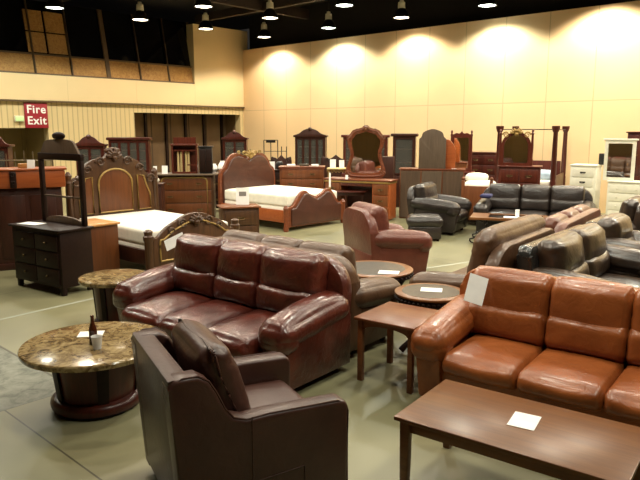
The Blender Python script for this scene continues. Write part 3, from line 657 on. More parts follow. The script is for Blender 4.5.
# tall cherry counter behind the dresser
xa, ya = P(62, 9.75); xb, yb = P(-90, 8.95)
cxy = ((xa + xb) / 2, (ya + yb) / 2); ang = math.atan2(ya - yb, xa - xb); Lc = math.hypot(xa - xb, ya - yb)
r = thing('bar_counter', 'tall cherry wood counter with band coloured as lit bright orange and dark lower panels', 'counter', (cxy[0] - 0.25 * math.sin(ang), cxy[1] + 0.25 * math.cos(ang)), ang)
part('body', B().box(0, 0.03, 0.62, Lc - 0.12, 0.42, 1.24, 0.01), W_DARKV, r)
part('band', B().box(0, 0, 1.36, Lc, 0.5, 0.26, 0.015), W_ORANGE, r)  # orange wood puts the light on the top moulding into its colour
part('counter_top', B().box(0, 0, 1.505, Lc + 0.06, 0.54, 0.03, 0.008), W_ORANGE, r)
part('plinth', B().box(0, 0.02, 0.05, Lc - 0.08, 0.46, 0.1, 0.01), W_DARKV, r)
for k in range(4): part('panel', B().box(-Lc / 2 + 0.12 + (Lc - 0.24) * (k + 0.5) / 4, -0.19, 0.65, (Lc - 0.3) / 4 - 0.06, 0.02, 0.95, 0.008), W_DARKV, r)
for xx in (Lc / 2 - 0.72, ):
    br = B(); br.box(xx, -0.265, 1.36, 0.09, 0.04, 0.25, 0.01); scroll(br, xx, -0.295, 1.43, 0.04, 1, 1.2, 0.014); scroll(br, xx, -0.295, 1.31, 0.035, -1, 1.2, 0.012); part('corbel', br, W_DARK, r)
stand_card(P(28, 9.6), 1.52, TH(8), 0.11, 0.13, 10, 'white card standing on the tall cherry counter')
o = part('tan_box', B().box(0, 0, 0.035, 0.14, 0.1, 0.07, 0.006), W_OAKTOP); o.location = (*P(21, 9.65), 1.521); o.rotation_euler = (0, 0, TH(5)); tag(o, 'small tan wooden box beside the card on the cherry counter', 'box')

# nightstand beside the carved bed
case('nightstand', 'walnut nightstand with golden top beside the espresso dresser', 'nightstand', (4.50, 8.62), R(-86), 0.58, 0.44, 0.78, 3, 1, W_PANEL, W_OAKTOP, leg=0.06)

# carved walnut bed
BX, FY, HY = 5.62, 7.72, 9.95
r = thing('carved_bed', 'carved walnut bed with gold-lined arched headboard and white mattress', 'bed', (BX, (FY + HY) / 2), 0)
hy, fy = (HY - FY) / 2, -(HY - FY) / 2
hb = sym([(-0.76, 0.15), (-0.76, 0.75), (-0.74, 1.05), (-0.70, 1.28), (-0.58, 1.38), (-0.53, 1.50), (-0.37, 1.60), (-0.18, 1.63), (-0.11, 1.70), (0, 1.74)])
h = part('headboard', B().prism(hb, 'y', hy - 0.04, hy + 0.05, 0.015), W_CARVE, r)
def moulded(outline, y, z0, parent, nm='gold_moulding', th=0.017, mat=GOLD): part(nm, B().tube([(x, y, z) for x, z in outline], th, 6, True), mat, parent)
pan = [(-0.31, 0.72), (0.31, 0.72), (0.31, 1.2)] + arc(0, 1.2, 0.31, 0.24, 0, 180, 12)[1:-1] + [(-0.31, 1.2)]
part('centre_panel', B().prism(pan, 'y', hy - 0.055, hy - 0.03, 0.006), W_PANEL, h); moulded(pan, hy - 0.058, 0, h)
for s in (-1, 1):
    sp_ = [(s * 0.42, 0.72), (s * 0.66, 0.72), (s * 0.66, 0.98), (s * 0.59, 1.14), (s * 0.54, 1.3), (s * 0.42, 1.32)]
    part('side_panel', B().prism(sp_, 'y', hy - 0.055, hy - 0.03, 0.006), W_PANEL, h); moulded(sp_, hy - 0.058, 0, h, th=0.014)
c = B(); shell(c, 0, hy - 0.04, 1.62, 0.15); c.ball(0, hy, 1.74, 0.1, 1.5, 0.5, 0.6); part('shell_carving', c, W_CARVE, h)
def scrolls(parent, mat, lst):
    for x, y, z, r_, mir, th_ in lst:
        c = B(); scroll(c, x, y, z, r_, mir, 1.4, th_); part('scroll_carving', c, mat, parent)
scrolls(h, W_CARVE, [q for s in (-1, 1) for q in ((s * 0.25, hy - 0.045, 1.56, 0.085, s, 0.02), (s * 0.49, hy - 0.045, 1.44, 0.075, -s, 0.02), (s * 0.69, hy - 0.04, 1.24, 0.09, s, 0.02))])
for s in (-1, 1):
    part('headboard_post', B().lathe([(0.06, 0), (0.065, 0.5), (0.055, 0.55), (0.062, 0.6), (0.05, 1.2), (0.07, 1.24), (0.045, 1.3), (0.06, 1.36), (0.02, 1.42)], s * 0.80, hy, 0, 16), W_CARVE, r)
    part('footboard_post', B().lathe([(0.06, 0), (0.07, 0.08), (0.055, 0.14), (0.06, 0.54), (0.075, 0.58), (0.075, 0.62), (0.055, 0.64), (0.065, 0.695), (0.03, 0.72)], s * 0.78, fy, 0, 18), W_CARVE, r)
fb = sym([(-0.74, 0.18), (-0.74, 0.56), (-0.65, 0.60), (-0.50, 0.72), (-0.33, 0.80), (-0.16, 0.87), (0, 0.89)])
f = part('footboard', B().prism(fb, 'y', fy - 0.04, fy + 0.04, 0.015), W_CARVE, r)
moulded(inset(fb, 0, 0.46, 0.84, 0.74), fy - 0.045, 0, f, th=0.014)
c = B(); shell(c, 0, fy - 0.045, 0.75, 0.13); part('shell_carving', c, W_CARVE, f)
scrolls(f, W_CARVE, [q for s in (-1, 1) for q in ((s * 0.23, fy - 0.045, 0.75, 0.075, s, 0.02), (s * 0.43, fy - 0.045, 0.66, 0.055, -s, 0.02))])
for s in (-1, 1): part('side_rail', B().box(s * 0.75, 0, 0.30, 0.05, hy - fy - 0.08, 0.22, 0.008), W_DARKV, r)
part('box_spring', B().box(0, 0, 0.36, 1.42, hy - fy - 0.12, 0.2, 0.03), LINEN, r)
part('mattress', B().cushion(0, 0, 0.57, 1.44, hy - fy - 0.12, 0.24, 0.06, (0, 0, 0.012), 12, 3, 0.002), LINEN, r)

# chest with gold inlay, slab top and things on it
cx = P(184, 15.0)
case('inlaid_chest', 'walnut chest with gold-lined drawer front and pale slab top', 'chest of drawers', cx, TH(4), 1.32, 0.5, 1.08, 3, 1, W_CARVE, W_BACK, drawer=W_PANEL, trim=GOLD, leg=0.08, over=0.1)
r = thing('small_cabinet', 'small cherry cabinet with painted cream reflections in its front on the slab-topped chest', 'cabinet', P(184, 15.02), TH(4), 1.08)
cs = B().box(0, 0.1, 0.34, 0.56, 0.02, 0.68)
for s in (-1, 1): cs.box(s * 0.275, 0, 0.34, 0.035, 0.2, 0.68)
cs.box(0, 0, 0.02, 0.56, 0.2, 0.04); cs.box(0, 0, 0.66, 0.62, 0.24, 0.04, 0.008); cs.box(0, 0.02, 0.53, 0.56, 0.18, 0.03); cs.box(0, 0.05, 0.75, 0.52, 0.03, 0.16)
part('carcass', cs, W_CHERRY, r)
for x in (-0.16, -0.09, 0.02, 0.08): part('wall_reflection', B().cyl((x, 0.02, 0.04), (x, 0.02, 0.5), 0.03, 0.024, 10), CREAM, r)  # cream rods stand in for the wall reflected in the cabinet front
part('mullion', B().box(-0.035, -0.09, 0.28, 0.03, 0.02, 0.5).box(0.16, -0.09, 0.2, 0.2, 0.02, 0.03), W_CHERRY, r)
r = thing('black_cabinet', 'small black cabinet beside the cherry one on the slab-topped chest', 'cabinet', P(205, 14.98), TH(4), 1.08)
part('carcass', B().box(0, 0.03, 0.3, 0.3, 0.2, 0.6, 0.01), BLACKP, r); part('top', B().box(0, 0.02, 0.615, 0.34, 0.24, 0.03, 0.006), BLACKP, r)
for s in (-1, 1): part('door', B().box(s * 0.072, -0.08, 0.3, 0.135, 0.02, 0.52, 0.004), W_DARK, r)
stand_card(P(163, 14.8), 1.08, TH(6), 0.13, 0.19, 10, 'white card on the end of the pale slab top')
stand_card(P(153, 15.0), 1.08, TH(-8), 0.09, 0.17, 10, 'smaller white card beside the other card on the slab top')

# dark console with linens behind the carved bed's headboard
case('console', 'dark wood console between the carved headboard and the inlaid chest', 'console', P(147, 13.9), TH(3), 0.56, 0.42, 0.94, 2, 1, W_DARKV, leg=0.06)
for k, (dx, ss, lb) in enumerate(((-0.12, 0.1, 'rounded cream linen bundle on the dark console'), (0.13, 0.075, 'small white linen bundle on the dark console end'))):
    x, y = P(147, 13.9); o = part('linen_bundle', B().cushion(0, 0, ss * 0.6, ss * 2.2, ss * 1.8, ss * 1.2, ss * 0.5, (0, 0, 0.01), 8, k, 0.01), LINEN)
    o.location = (x + dx * math.cos(TH(3)), y + dx * math.sin(TH(3)), 0.958); o.rotation_euler = (0, 0, TH(10)); tag(o, lb, 'linen')

# leather-headboard bed
BX2, FY2, HY2 = 10.05, 9.40, 11.60
r = thing('leather_bed', 'bed with brown leather lobed headboard, gold crest and white mattress', 'bed', (BX2, (FY2 + HY2) / 2), 0)
hy, fy = (HY2 - FY2) / 2, -(HY2 - FY2) / 2
half = [(-0.86, 0.12), (-0.87, 0.7), (-0.86, 1.0), (-0.82, 1.16), (-0.72, 1.24), (-0.64, 1.38), (-0.52, 1.50), (-0.34, 1.55), (-0.16, 1.50), (0, 1.42)]
hb = sym(half)
part('headboard', B().prism(hb, 'y', hy - 0.02, hy + 0.06, 0.01), W_CHERRYX, r)
part('headboard_pad', B().prism(inset(hb, 0, 0.6, 0.92, 0.93), 'y', hy - 0.07, hy, 0.03, seg=3), L_HEAD, r)
c = B(); shell(c, 0, hy - 0.08, 1.46, 0.17); part('crest', c, GOLD, r)
scrolls(r, GOLD, [q for s in (-1, 1) for q in ((s * 0.16, hy - 0.075, 1.54, 0.06, s, 0.02), (s * 0.32, hy - 0.06, 1.56, 0.045, s, 0.015))])
half = [(-0.86, 0.08), (-0.87, 0.36), (-0.86, 0.48), (-0.72, 0.52), (-0.62, 0.62), (-0.48, 0.78), (-0.34, 0.82), (-0.2, 0.74), (0, 0.66)]
fb = sym(half)
part('footboard', B().prism(fb, 'y', fy - 0.03, fy + 0.05, 0.012), W_CHERRYX, r)
part('footboard_pad', B().prism(inset(fb, 0, 0.34, 0.9, 0.88), 'y', fy - 0.07, fy, 0.03, seg=3), L_HEAD, r)
for s in (-1, 1):
    part('footboard_post', B().lathe([(0.05, 0), (0.06, 0.06), (0.045, 0.1), (0.05, 0.44), (0.06, 0.48), (0.03, 0.54)], s * 0.9, fy, 0, 14), W_CHERRYX, r)
    part('side_rail', B().box(s * 0.84, 0, 0.3, 0.05, hy - fy - 0.08, 0.26, 0.008), W_ORANGE, r)
part('box_spring', B().box(0, 0, 0.40, 1.58, hy - fy - 0.12, 0.2, 0.03), LINEN, r)
part('mattress', B().cushion(0, 0, 0.62, 1.6, hy - fy - 0.12, 0.26, 0.06, (0, 0, 0.012), 12, 9, 0.003), LINEN, r)
case('nightstand', 'walnut nightstand holding a printed card beside the leather bed', 'nightstand', P(237, 11.6), TH(18), 0.66, 0.42, 0.73, 2, 1, W_CARVE, W_HONEY, leg=0.08, over=0.035)
stand_card(P(241, 11.7), 0.73, TH(0), 0.24, 0.31, 10, 'printed white card standing on the walnut nightstand', printed=True)

# cherry chest, vanity with cartouche mirror
case('chest_of_drawers', 'honey cherry chest of drawers behind the white leather-bed mattress', 'chest of drawers', P(302, 16.6), TH(-2), 1.12, 0.5, 1.16, 4, 1, W_HONEY, W_CHERRYX, cornice=True, pull='bail')
vx = P(361, 15.2); va = TH(-27)
r = thing('vanity_desk', 'cherry kneehole vanity desk below the ornate honey wood mirror', 'desk', vx, va)
part('top', B().box(0, 0, 0.925, 1.72, 0.54, 0.04, 0.012), W_CHERRYX, r)
for s in (-1, 1):
    pd = part('pedestal', B().box(s * 0.61, 0, 0.46, 0.42, 0.48, 0.86, 0.01), W_ORANGE if s > 0 else W_HONEY, r)  # brighter wood on one pedestal paints in the light on that side
    for k in range(3):
        d_ = part('drawer', B().box(s * 0.61, -0.25, 0.2 + k * 0.26, 0.36, 0.02, 0.23, 0.005), W_HONEY, r); pulls('bail', d_, s * 0.61, 0.2 + k * 0.26, -0.262, BRASS)
part('modesty_panel', B().box(0, 0.18, 0.55, 0.84, 0.03, 0.7), W_DARKV, r)
part('centre_drawer', B().box(0, -0.22, 0.84, 0.8, 0.04, 0.12, 0.005), W_CHERRY, r)
part('carved_band', B().box(0, -0.005, 0.875, 1.66, 0.52, 0.04, 0.01), GOLD, r)
mx_ = P(366, 15.25)
r = thing('cartouche_mirror', 'large ornate honey wood mirror with curved frame on the vanity desk', 'mirror', mx_, TH(-4), 0.945)
half = [(0, 0.0), (-0.3, 0.01), (-0.44, 0.06), (-0.47, 0.2), (-0.40, 0.42), (-0.37, 0.6), (-0.42, 0.78), (-0.44, 0.95), (-0.36, 1.06), (-0.3, 1.13), (-0.16, 1.17), (0, 1.22)]
s_ = smooth(half, 5); full = s_ + [(-x, z) for x, z in s_[-2:0:-1]]
inn = inset(full, 0, 0.6, 0.76, 0.80)
fr = B().ring(full, inn, 'y', -0.03, 0.03); fr.tube([(x, -0.03, z) for x, z in inset(full, 0, 0.6, 0.9, 0.92)], 0.025, 6, True)
part('frame', fr, W_CHERRYX, r)
part('glass', B().prism(inset(full, 0, 0.6, 0.8, 0.83), 'y', 0.0, 0.012), MIRROR, r)
c = B(); shell(c, 0, -0.03, 1.15, 0.09); part('shell_carving', c, W_HONEY, r)
scrolls(r, W_HONEY, [q for s in (-1, 1) for q in ((s * 0.2, -0.035, 1.1, 0.06, s, 0.02), (s * 0.4, -0.035, 0.95, 0.06, -s, 0.02), (s * 0.4, -0.035, 0.12, 0.06, s, 0.02))])
t_ = P(347, 15.0)
r = thing('accent_table', 'half-round red topped table in front of the vanity desk', 'table', t_, TH(-8))
part('tabletop', B().prism([(0.5, 0.14)] + arc(0, 0.14, 0.5, 0.34, 0, -180, 20)[1:-1] + [(-0.5, 0.14)], 'z', 0.64, 0.67, 0.008), W_MAHOG, r)
part('apron', B().prism([(0.42, 0.12)] + arc(0, 0.12, 0.42, 0.26, 0, -180, 16)[1:-1] + [(-0.42, 0.12)], 'z', 0.57, 0.64), W_DARKV, r)
for a in (-165, -90, -15): part('leg', B().cyl((0.36 * math.cos(R(a)), 0.1 + 0.22 * math.sin(R(a)), 0), (0.38 * math.cos(R(a)), 0.1 + 0.24 * math.sin(R(a)), 0.58), 0.016, 0.026, 10), W_DARKV, r)
r = thing('candlestick', 'slender white candle on a gold foot on the half-round red table', 'candlestick', P(330, 15.0), 0, 0.671)
part('base', B().lathe([(0.05, 0.0), (0.045, 0.02), (0.02, 0.04), (0.03, 0.07), (0.018, 0.09)], seg=16), GOLD, r); part('candle', B().cyl((0, 0, 0.09), (0, 0, 0.42), 0.024, 0.02, 14), PAPER, r)
stand_card(P(347, 14.9), 0.945, TH(-8), 0.06, 0.1, 8, 'narrow white tag on the vanity desk front edge')
stand_card(P(333, 16.4), 1.12, TH(-4), 0.15, 0.22, 8, 'white card on the low gold console beside another card')
stand_card(P(342, 16.4), 1.12, TH(6), 0.13, 0.2, 8, 'white card on the low gold console near the ornate mirror')
r = thing('gold_console', 'low console with gold scrollwork and white cards on top', 'console', P(338, 16.45), TH(-4))
part('top', B().box(0, 0, 1.105, 0.54, 0.4, 0.03, 0.008), CREAM, r)
scrolls(r, GOLD, [(-0.22 + k * 0.088, -0.16, 1.045, 0.045, 1 if k % 2 else -1, 0.012) for k in range(6)])
for s in (-1, 1):
    for q in (-1, 1): part('leg', B().cyl((s * 0.23, q * 0.15, 0), (s * 0.23, q * 0.15, 1.09), 0.015, 0.025, 10), GOLD, r)

# glazed cabinets along the back
def hutch(name, label, xy, rot, w, d, h, mat, ncol, crest='arch', base=0.85, panes=True, group=None):
    r = thing(name, label, 'cabinet', xy, rot, 0, group)
    part('base', B().box(0, -0.03, base / 2, w + 0.06, d + 0.08, base, 0.01), mat, r)
    cs = B().box(0, d / 2 - 0.01, (base + h) / 2, w, 0.02, h - base)
    for s in (-1, 1): cs.box(s * (w / 2 - 0.02), 0, (base + h) / 2, 0.04, d, h - base)
    cs.box(0, 0, h - 0.02, w, d, 0.04)
    part('carcass', cs, mat, r)
    for z in (base + (h - base) * 0.33, base + (h - base) * 0.66): part('shelf', B().box(0, 0.01, z, w - 0.08, d - 0.06, 0.02), mat, r)
    if crest == 'arch':
        o = [(-w / 2 - 0.05, h - 0.02), (-w / 2 - 0.05, h + 0.04)] + smooth([(-w / 2 + 0.02, h + 0.06), (-w * 0.36, h + 0.10), (-w * 0.22, h + 0.2), (-w * 0.08, h + 0.25), (0, h + 0.255), (w * 0.08, h + 0.25), (w * 0.22, h + 0.2), (w * 0.36, h + 0.10), (w / 2 - 0.02, h + 0.06)], 4) + [(w / 2 + 0.05, h + 0.04), (w / 2 + 0.05, h - 0.02)]
        cb = B().prism(o, 'y', -d / 2 - 0.05, -d / 2 + 0.03, 0.01); cb.box(0, 0, h + 0.01, w + 0.1, d + 0.06, 0.05, 0.01); cb.ball(0, -d / 2 - 0.02, h + 0.23, 0.07)
        part('crest', cb, mat, r)
    else: part('cornice', B().box(0, 0, h + 0.02, w + 0.12, d + 0.1, 0.08, 0.02), mat, r)
    cw = (w - 0.08) / ncol
    for k in range(ncol):
        x = -w / 2 + 0.04 + cw * (k + 0.5); z0, z1 = base + 0.03, h - 0.04
        dd = part('door', B().ring([(x - cw / 2, z0), (x + cw / 2, z0), (x + cw / 2, z1), (x - cw / 2, z1)], [(x - cw / 2 + 0.035, z0 + 0.04), (x + cw / 2 - 0.035, z0 + 0.04), (x + cw / 2 - 0.035, z1 - 0.05), (x - cw / 2 + 0.035, z1 - 0.05)], 'y', -d / 2 - 0.015, -d / 2 + 0.01), mat, r)
        part('pane', B().box(x, -d / 2, (z0 + z1) / 2, cw - 0.05, 0.006, z1 - z0 - 0.06), GLASS_C, dd)
    return r
hutch('china_cabinet', 'dark arched china cabinet with four glass doors at the beige wall', P(311, 21.0), TH(-8), 0.98, 0.42, 1.86, W_DARKV, 4)
hutch('china_cabinet', 'wide cherry glass-front cabinet in front of the ribbed wall', P(129, 19.0), TH(6), 1.12, 0.42, 1.8, W_MAHOG, 4, 'flat')
hutch('curio_cabinet', 'narrow cherry curio cabinet with scrolled crest beyond the carved headboard', P(90, 17.6), TH(5), 0.74, 0.36, 1.66, W_MAHOG, 2)
hutch('curio_cabinet', 'cherry curio cabinet with arched crest beyond the leather headboard', P(235, 22.2), TH(0), 0.80, 0.4, 1.76, W_MAHOG, 2)
hutch('china_cabinet', 'reddish glazed cabinet half hidden behind the ornate mirror', P(366, 18.6), TH(-10), 1.26, 0.4, 1.88, W_CHERRY, 3, 'flat')
hutch('curio_cabinet', 'dark curio cabinet with arched glass door and trinkets, left of the tall grey back', P(405, 17.6), TH(-12), 0.60, 0.4, 1.92, W_DARKV, 1, 'flat')
hutch('carved_cabinet', 'dark red carved cabinet at the picture edge before the recess', P(-2, 14.5), TH(10), 0.44, 0.36, 1.72, W_MAHOG, 1)
o = part('storage_crate', B().box(0, 0, 0.70, 0.3, 0.34, 1.4, 0.01), W_DARKV); o.location = (*P(389, 16.7), 0); o.rotation_euler = (0, 0, TH(-10)); tag(o, 'plain dark purple brown cabinet back between mirror and curio', 'cabinet')

# wire rack, iron bed, dark sideboard with cards
r = thing('wire_rack', 'black wire rack standing against the beige wall', 'rack', P(275, 20.6), TH(0))
b = B()
for x in (-0.36, -0.14, 0.08, 0.2, 0.36): b.tube([(x, 0, 0), (x, 0, 1.75 if x < 0.1 else 1.55)], 0.014, 6)
for z in (0.6, 1.1, 1.4): b.tube([(-0.36, 0, z), (0.36, 0, z)], 0.01, 6)
b.tube([(-0.36, 0, 1.75), (0.08, 0, 1.75)], 0.014, 6); b.box(-0.14, 0, 1.71, 0.3, 0.03, 0.08)
part('grille', b, IRON, r)
for q in (1.1, 0.6): part('shelf', B().box(0, 0.14, q, 0.72, 0.28, 0.015), IRON, r)
part('rear_leg', B().tube([(-0.36, 0.28, 0), (-0.36, 0.28, 1.1)], 0.012).tube([(0.36, 0.28, 0), (0.36, 0.28, 1.1)], 0.012), IRON, r)
r = thing('iron_headboard', 'pewter iron bed headboard with thin rods behind the cherry counter', 'headboard', P(22, 14.2), TH(12))
b = B()
for k in range(7): b.tube([(-0.55 + k * 0.11 * 1.66, 0, 0.5), (-0.55 + k * 0.11 * 1.66, 0, 1.62 - 0.012 * (k - 3) ** 2)], 0.01, 6)
b.tube([(-0.58, 0, 1.42), (0.58, 0, 1.42)], 0.012); b.tube([(-0.58, 0, 0.95), (0.58, 0, 0.95)], 0.012)
part('rods', b, IRONL, r)
for s in (-1, 1): part('post', B().tube([(s * 0.58, 0, 0), (s * 0.58, 0, 1.56)], 0.02, 8).ball(s * 0.58, 0, 1.58, 0.035), IRONL, r)
case('sideboard', 'dark sideboard behind the leather headboard with a white card on it', 'sideboard', P(272, 17.4), TH(0), 0.82, 0.42, 1.02, 2, 2, W_DARK)
stand_card(P(271, 17.3), 1.02, TH(0), 0.18, 0.22, 8, 'white card on the dark sideboard beside the leather headboard')
o = part('handbag', B().cushion(0, 0, 0.1, 0.2, 0.14, 0.2, 0.05, (0, 0, 0.01), 8, 3, 0.008), BLACKP); o.location = (*P(279, 17.35), 1.035); tag(o, 'dark rounded bundle beside the white card on the sideboard', 'bundle')
# small dark things in front of the wall: a row of scrolled headboards seen over the chest
for k, (px, w_, lb) in enumerate(((281, 0.62, 'low scrolled dark headboard between the wire rack and china cabinet'), (336, 0.9, 'low scrolled dark headboard between china cabinet and ornate mirror'))):
    o_ = sym([(-w_ / 2, 0), (-w_ / 2, 1.16), (-w_ * 0.36, 1.26), (-w_ * 0.2, 1.22), (0, 1.34)])
    r = thing('scrolled_headboard', lb, 'headboard', P(px, 19.4), TH(-4))
    part('panel', B().prism(o_, 'y', -0.03, 0.03, 0.01), W_DARKV, r)
    scrolls(r, W_DARKV, [(s * w_ * 0.3, -0.04, 1.18, 0.07, s, 0.02) for s in (-1, 1)])
for k, (px, d_, z_, s_, lb) in enumerate(((291, 16.5, 1.16, 0.14, 'white folded paper on the honey cherry chest, end by the sideboard'), (315, 16.45, 1.16, 0.12, 'white box-like paper on the honey cherry chest near the console'), (304, 16.6, 1.16, 0.16, 'grey tray on the middle of the honey cherry chest'))):
    o = part('paper_stack' if k < 2 else 'tray', B().box(0, 0, 0.025, s_ * 1.5, s_, 0.05, 0.006), PAPER if k < 2 else SLATE); o.location = (*P(px, d_), z_ + 0.001); o.rotation_euler = (0, 0, TH(5)); tag(o, lb, 'paper' if k < 2 else 'tray')
# crockery on the low glass-door cabinet beyond the leather headboard
case('console', 'dark console behind the leather headboard crest with white crockery', 'console', P(217, 16.6), TH(0), 0.5, 0.4, 1.0, 2, 1, W_DARK)
for k, (dx, rr, lb) in enumerate(((-0.1, 0.09, 'white bowl on the dark console beside the small black cabinet'), (0.12, 0.12, 'large white vase on the dark console by the leather headboard'))):
    x, y = P(217, 16.6); o = part('bowl' if k == 0 else 'vase', B().lathe([(rr * 0.4, 0), (rr, rr * 0.8), (rr * 0.95, rr * 1.6), (rr * 0.5, rr * 2.2), (rr * 0.55, rr * 2.4), (rr * 0.4, rr * 2.3)], seg=20), PAPER)
    o.location = (x + dx * math.cos(TH(0)), y + dx * math.sin(TH(0)), 1.001); tag(o, lb, 'bowl' if k == 0 else 'vase')

# entertainment unit seen from behind
r = thing('entertainment_unit', 'tall entertainment unit seen from behind with grey arched backing board', 'cabinet', P(433, 15.0), TH(-12))
part('lower_body', B().box(0, 0.25, 0.58, 1.48, 0.5, 1.16, 0.008), W_HONEY, r)
for k in range(3): part('back_panel', B().box(-0.49 + k * 0.49, -0.008, 0.58, 0.46, 0.02, 1.1), W_BACKD if k != 1 else W_BACK, r)
part('ledge', B().box(0, 0.25, 1.17, 1.54, 0.54, 0.03, 0.006), W_CHERRYX, r)
ub = [(-0.31, 1.185), (-0.31, 1.86)] + smooth([(-0.31, 1.88), (-0.26, 1.92), (-0.22, 2.02), (-0.1, 2.08), (0, 2.10), (0.1, 2.08), (0.22, 2.02), (0.26, 1.92), (0.31, 1.88)], 4)[1:] + [(0.31, 1.185)]
part('upper_back', B().prism(ub, 'y', 0.0, 0.03, 0.004), W_BACK, r)
part('upper_body', B().prism([(0.0 + 0.03, 1.185), (0.03, 1.86), (0.2, 1.88), (0.5, 1.80), (0.5, 1.185)], 'x', -0.3, 0.3, 0.006), W_DARKV, r)
part('side_wing', B().prism([(0.30, 1.185), (0.30, 1.87), (0.40, 1.84), (0.48, 1.74), (0.53, 1.62), (0.53, 1.185)], 'y', 0.05, 0.48, 0.006), W_ORANGE, r)
sheet(*P(455.5, 14.9), 1.191, TH(-12), 0.12, 0.08, 'white paper on the ledge of the tall entertainment unit')

# spindle-post dresser mirror, cherry chest, arched mirror
def dmirror(name, label, xy, rot, w, z0, z1, mat, posts=True, arch=False, gold=False):
    r = thing(name, label, 'mirror', xy, rot, z0); h = z1 - z0
    if arch: out = [(-w / 2, 0)] + [(-w / 2, h * 0.55)] + arc(0, h * 0.55, w / 2, h * 0.40, 180, 0, 16)[1:-1] + [(w / 2, h * 0.55), (w / 2, 0)]
    else: out = [(-w / 2, 0), (-w / 2, h * 0.92), (w / 2, h * 0.92), (w / 2, 0)]
    part('frame', B().ring(out, inset(out, 0, h * 0.45, 0.8, 0.82), 'y', -0.03, 0.03), mat, r)
    part('glass', B().prism(inset(out, 0, h * 0.45, 0.84, 0.86), 'y', 0.0, 0.012), MIRROR, r)
    if posts:
        for s in (-1, 1): part('post', B().lathe([(0.03, 0), (0.035, 0.1), (0.022, 0.16), (0.03, h * 0.5), (0.022, h * 0.86), (0.035, h * 0.9), (0.018, h * 0.94), (0.032, h * 0.985), (0.008, h * 1.02)], s * (w / 2 + 0.02), -0.01, 0, 12), mat, r)
    c = B()
    if arch:
        shell(c, 0, -0.03, h * 0.88, 0.14); scrolls(r, GOLD if gold else mat, [(s * 0.22, -0.03, h * 0.86, 0.07, s, 0.02) for s in (-1, 1)])
    else:
        c.prism(sym([(-w / 2, h * 0.9), (-w * 0.3, h * 0.95), (-w * 0.12, h * 0.94), (0, h * 1.0)]), 'y', -0.03, 0.03, 0.006)
    part('crest', c, GOLD if gold else mat, r)
    return r
case('chest_of_drawers', 'dark cherry dresser below the mirror with spindle posts', 'dresser', P(462, 16.6), TH(-14), 0.66, 0.46, 1.02, 3, 1, W_CHERRY, leg=0.06)
dmirror('dresser_mirror', 'cherry mirror between two spindle posts beside the entertainment unit', P(462, 16.65), TH(-14), 0.46, 1.02, 2.05, W_CHERRY)
case('chest_of_drawers', 'tall wide cherry chest of drawers against the beige wall', 'chest of drawers', P(486, 17.2), TH(-24), 0.80, 0.48, 1.50, 5, 1, W_MAHOG, cornice=True)
case('dresser', 'cherry dresser under the arched gold-crested mirror', 'dresser', P(522, 13.95), TH(-20), 0.86, 0.44, 1.32, 4, 2, W_CHERRY)
dmirror('arched_mirror', 'arched cherry mirror with gold crest and slim posts on a dresser', P(517, 13.95), TH(-20), 0.62, 1.32, 2.08, W_CHERRY, True, True, True)

# white low bed ahead of the cherry chest
r = thing('low_bed', 'low walnut bed with white mattress behind the black sofa end', 'bed', P(482, 14.4), TH(-20))
part('footboard', B().box(0.0, -0.5, 0.5, 0.56, 0.06, 0.75, 0.01), W_HONEY, r)
for s in (-1, 1): part('post', B().box(s * 0.30, -0.5, 0.5, 0.07, 0.08, 1.0, 0.01).ball(s * 0.30, -0.5, 1.03, 0.045), W_HONEY, r)
part('mattress', B().cushion(0, 0.05, 0.78, 0.66, 0.9, 0.3, 0.08, (0, 0, 0.03), 10, 4, 0.01), LINEN, r)
part('pillow', B().cushion(-0.1, 0.3, 1.0, 0.5, 0.36, 0.16, 0.07, (0, 0, 0.04), 10, 6, 0.008), LINEN, r)
part('base', B().box(0, 0.05, 0.35, 0.62, 0.9, 0.56, 0.02), W_DARKV, r)

# four-poster
ca = P(556, 14.55); cb_ = P(500, 15.1); ax = Vector((ca[0] - cb_[0], ca[1] - cb_[1])); wq = ax.length; th = math.atan2(ax.y, ax.x)
Lb = 2.05; mid = Vector(((ca[0] + cb_[0]) / 2, (ca[1] + cb_[1]) / 2)); nrm = Vector((-math.sin(th), math.cos(th)))
r = thing('poster_bed', 'mahogany four-poster bed with capped columns and thin iron canopy rods', 'bed', tuple(mid + nrm * Lb / 2), th)
for sx in (-1, 1):
    for sy in (-1, 1):
        p = B().lathe([(0.07, 0), (0.07, 0.9), (0.06, 0.94), (0.065, 1.0), (0.05, 2.02), (0.07, 2.05), (0.09, 2.12), (0.09, 2.17)], sx * wq / 2, sy * Lb / 2, 0, 16)
        part('post', p, W_MAHOG, r)
rd = B()
for s in (-1, 1): rd.tube([(-wq / 2, s * Lb / 2, 2.09), (wq / 2, s * Lb / 2, 2.09)], 0.012, 6).tube([(s * wq / 2, -Lb / 2, 2.09), (s * wq / 2, Lb / 2, 2.09)], 0.012, 6)
part('canopy_rod', rd, IRON, r)
for s in (-1, 1): part('side_rail', B().box(s * wq / 2, 0, 0.80, 0.06, Lb - 0.16, 0.42, 0.01), W_CARVE, r)
part('footboard', B().box(0, -Lb / 2, 0.5, wq - 0.14, 0.06, 0.6, 0.01), W_MAHOG, r)
part('headboard', B().box(0, Lb / 2, 0.75, wq - 0.14, 0.06, 1.1, 0.01), W_MAHOG, r)
part('mattress', B().cushion(0, 0, 0.78, wq - 0.1, Lb - 0.2, 0.3, 0.07, (0, 0, 0.02), 10, 3, 0.003), LINEN, r)
part('pillow', B().cushion(wq / 2 - 0.3, -0.45, 1.02, 0.5, 0.6, 0.2, 0.08, (0, 0, 0.03), 10, 8, 0.008), BLUE, r)

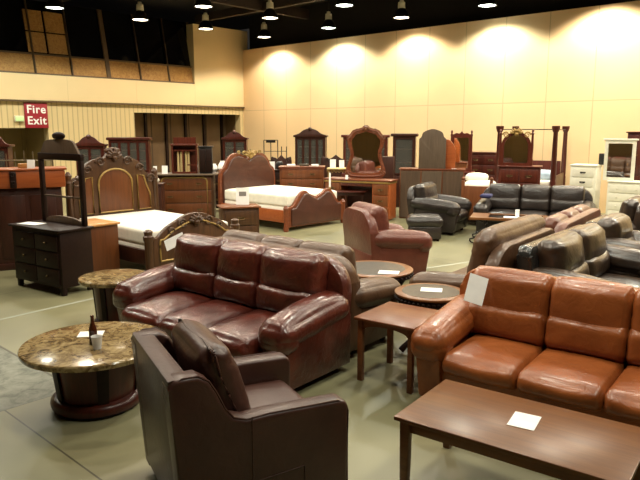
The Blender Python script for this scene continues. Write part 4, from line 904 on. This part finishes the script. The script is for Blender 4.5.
# white bedroom suite at the beige wall
case('white_chest', 'white painted chest of drawers with dark pulls beside the white dresser', 'chest of drawers', P(589, 15.15), TH(-38), 0.58, 0.46, 1.28, 5, 1, WHITEP, pull='bail', pm=IRON, leg=0.06, over=0.02)
wd = P(629, 14.35)
case('white_dresser', 'long white painted dresser under a white-framed mirror', 'dresser', (wd[0] + 0.16, wd[1] - 0.44), TH(-40), 1.56, 0.46, 0.95, 4, 2, WHITEP, pull='knob', pm=WHITEP, leg=0.06, over=0.02)
r = thing('white_mirror', 'white framed rectangular mirror standing on the white dresser', 'mirror', P(622, 14.5), TH(-33), 0.95)
o_ = [(-0.32, 0), (0.32, 0), (0.32, 0.90), (-0.32, 0.90)]; i_ = [(-0.25, 0.07), (0.25, 0.07), (0.25, 0.83), (-0.25, 0.83)]
part('frame', B().ring(o_, i_, 'y', -0.03, 0.03).box(0, -0.005, 0.915, 0.72, 0.09, 0.04, 0.008), WHITEP, r); part('glass', B().box(0, 0.0, 0.45, 0.52, 0.012, 0.78), MIRROR, r)
o = part('speaker', B().box(0, 0, 0.13, 0.13, 0.12, 0.26, 0.008), BLACKP); o.location = (*P(604.5, 15.0), 1.281); o.rotation_euler = (0, 0, TH(-38)); tag(o, 'upright black box on the white chest beside the white mirror', 'speaker')
case('wardrobe', 'dark mahogany armoire partly hidden behind the white mirror at the edge', 'armoire', P(647, 14.95), TH(-42), 0.7, 0.4, 2.04, 2, 2, W_MAHOG, leg=0.08)

sheet(9.02, 2.40, 0.80, R(5), 0.34, 0.22, 'white papers on the dark recliner arm')
o = part('folded_cloth', B().cushion(0, 0, 0.03, 0.22, 0.3, 0.07, 0.03, (0, 0, 0.01), 8, 2, 0.008), DENIM); o.location = (11.62, 6.20, 0.755); o.rotation_euler = (0, 0, R(-70)); tag(o, 'navy blue cloth on the arm of the black sofa', 'cloth')

# ------------------------------------------------------------------ world, camera, output look
w = bpy.data.worlds.new('World'); bpy.context.scene.world = w; w.use_nodes = True
w.node_tree.nodes['Background'].inputs[0].default_value = (0.02, 0.018, 0.016, 1)
cam = bpy.data.cameras.new('Camera'); co = bpy.data.objects.new('Camera', cam); C.objects.link(co)
cam.sensor_fit = 'HORIZONTAL'; cam.sensor_width = 36; cam.lens = 36 * F_PX / 640; cam.clip_start = 0.05
co.location = (0, 0, EYE); co.rotation_euler = (PI / 2 - PITCH, 0, -(PI / 2 - (PI / 2 - HEAD)))
co.rotation_euler = (PI / 2 - PITCH, 0, -HEAD)
sc_ = bpy.context.scene; sc_.camera = co
sc_.view_settings.view_transform = 'Standard'; sc_.view_settings.look = 'None'; sc_.view_settings.gamma = 1; sc_.view_settings.exposure = 0.22
sc_.view_settings.use_curve_mapping = False
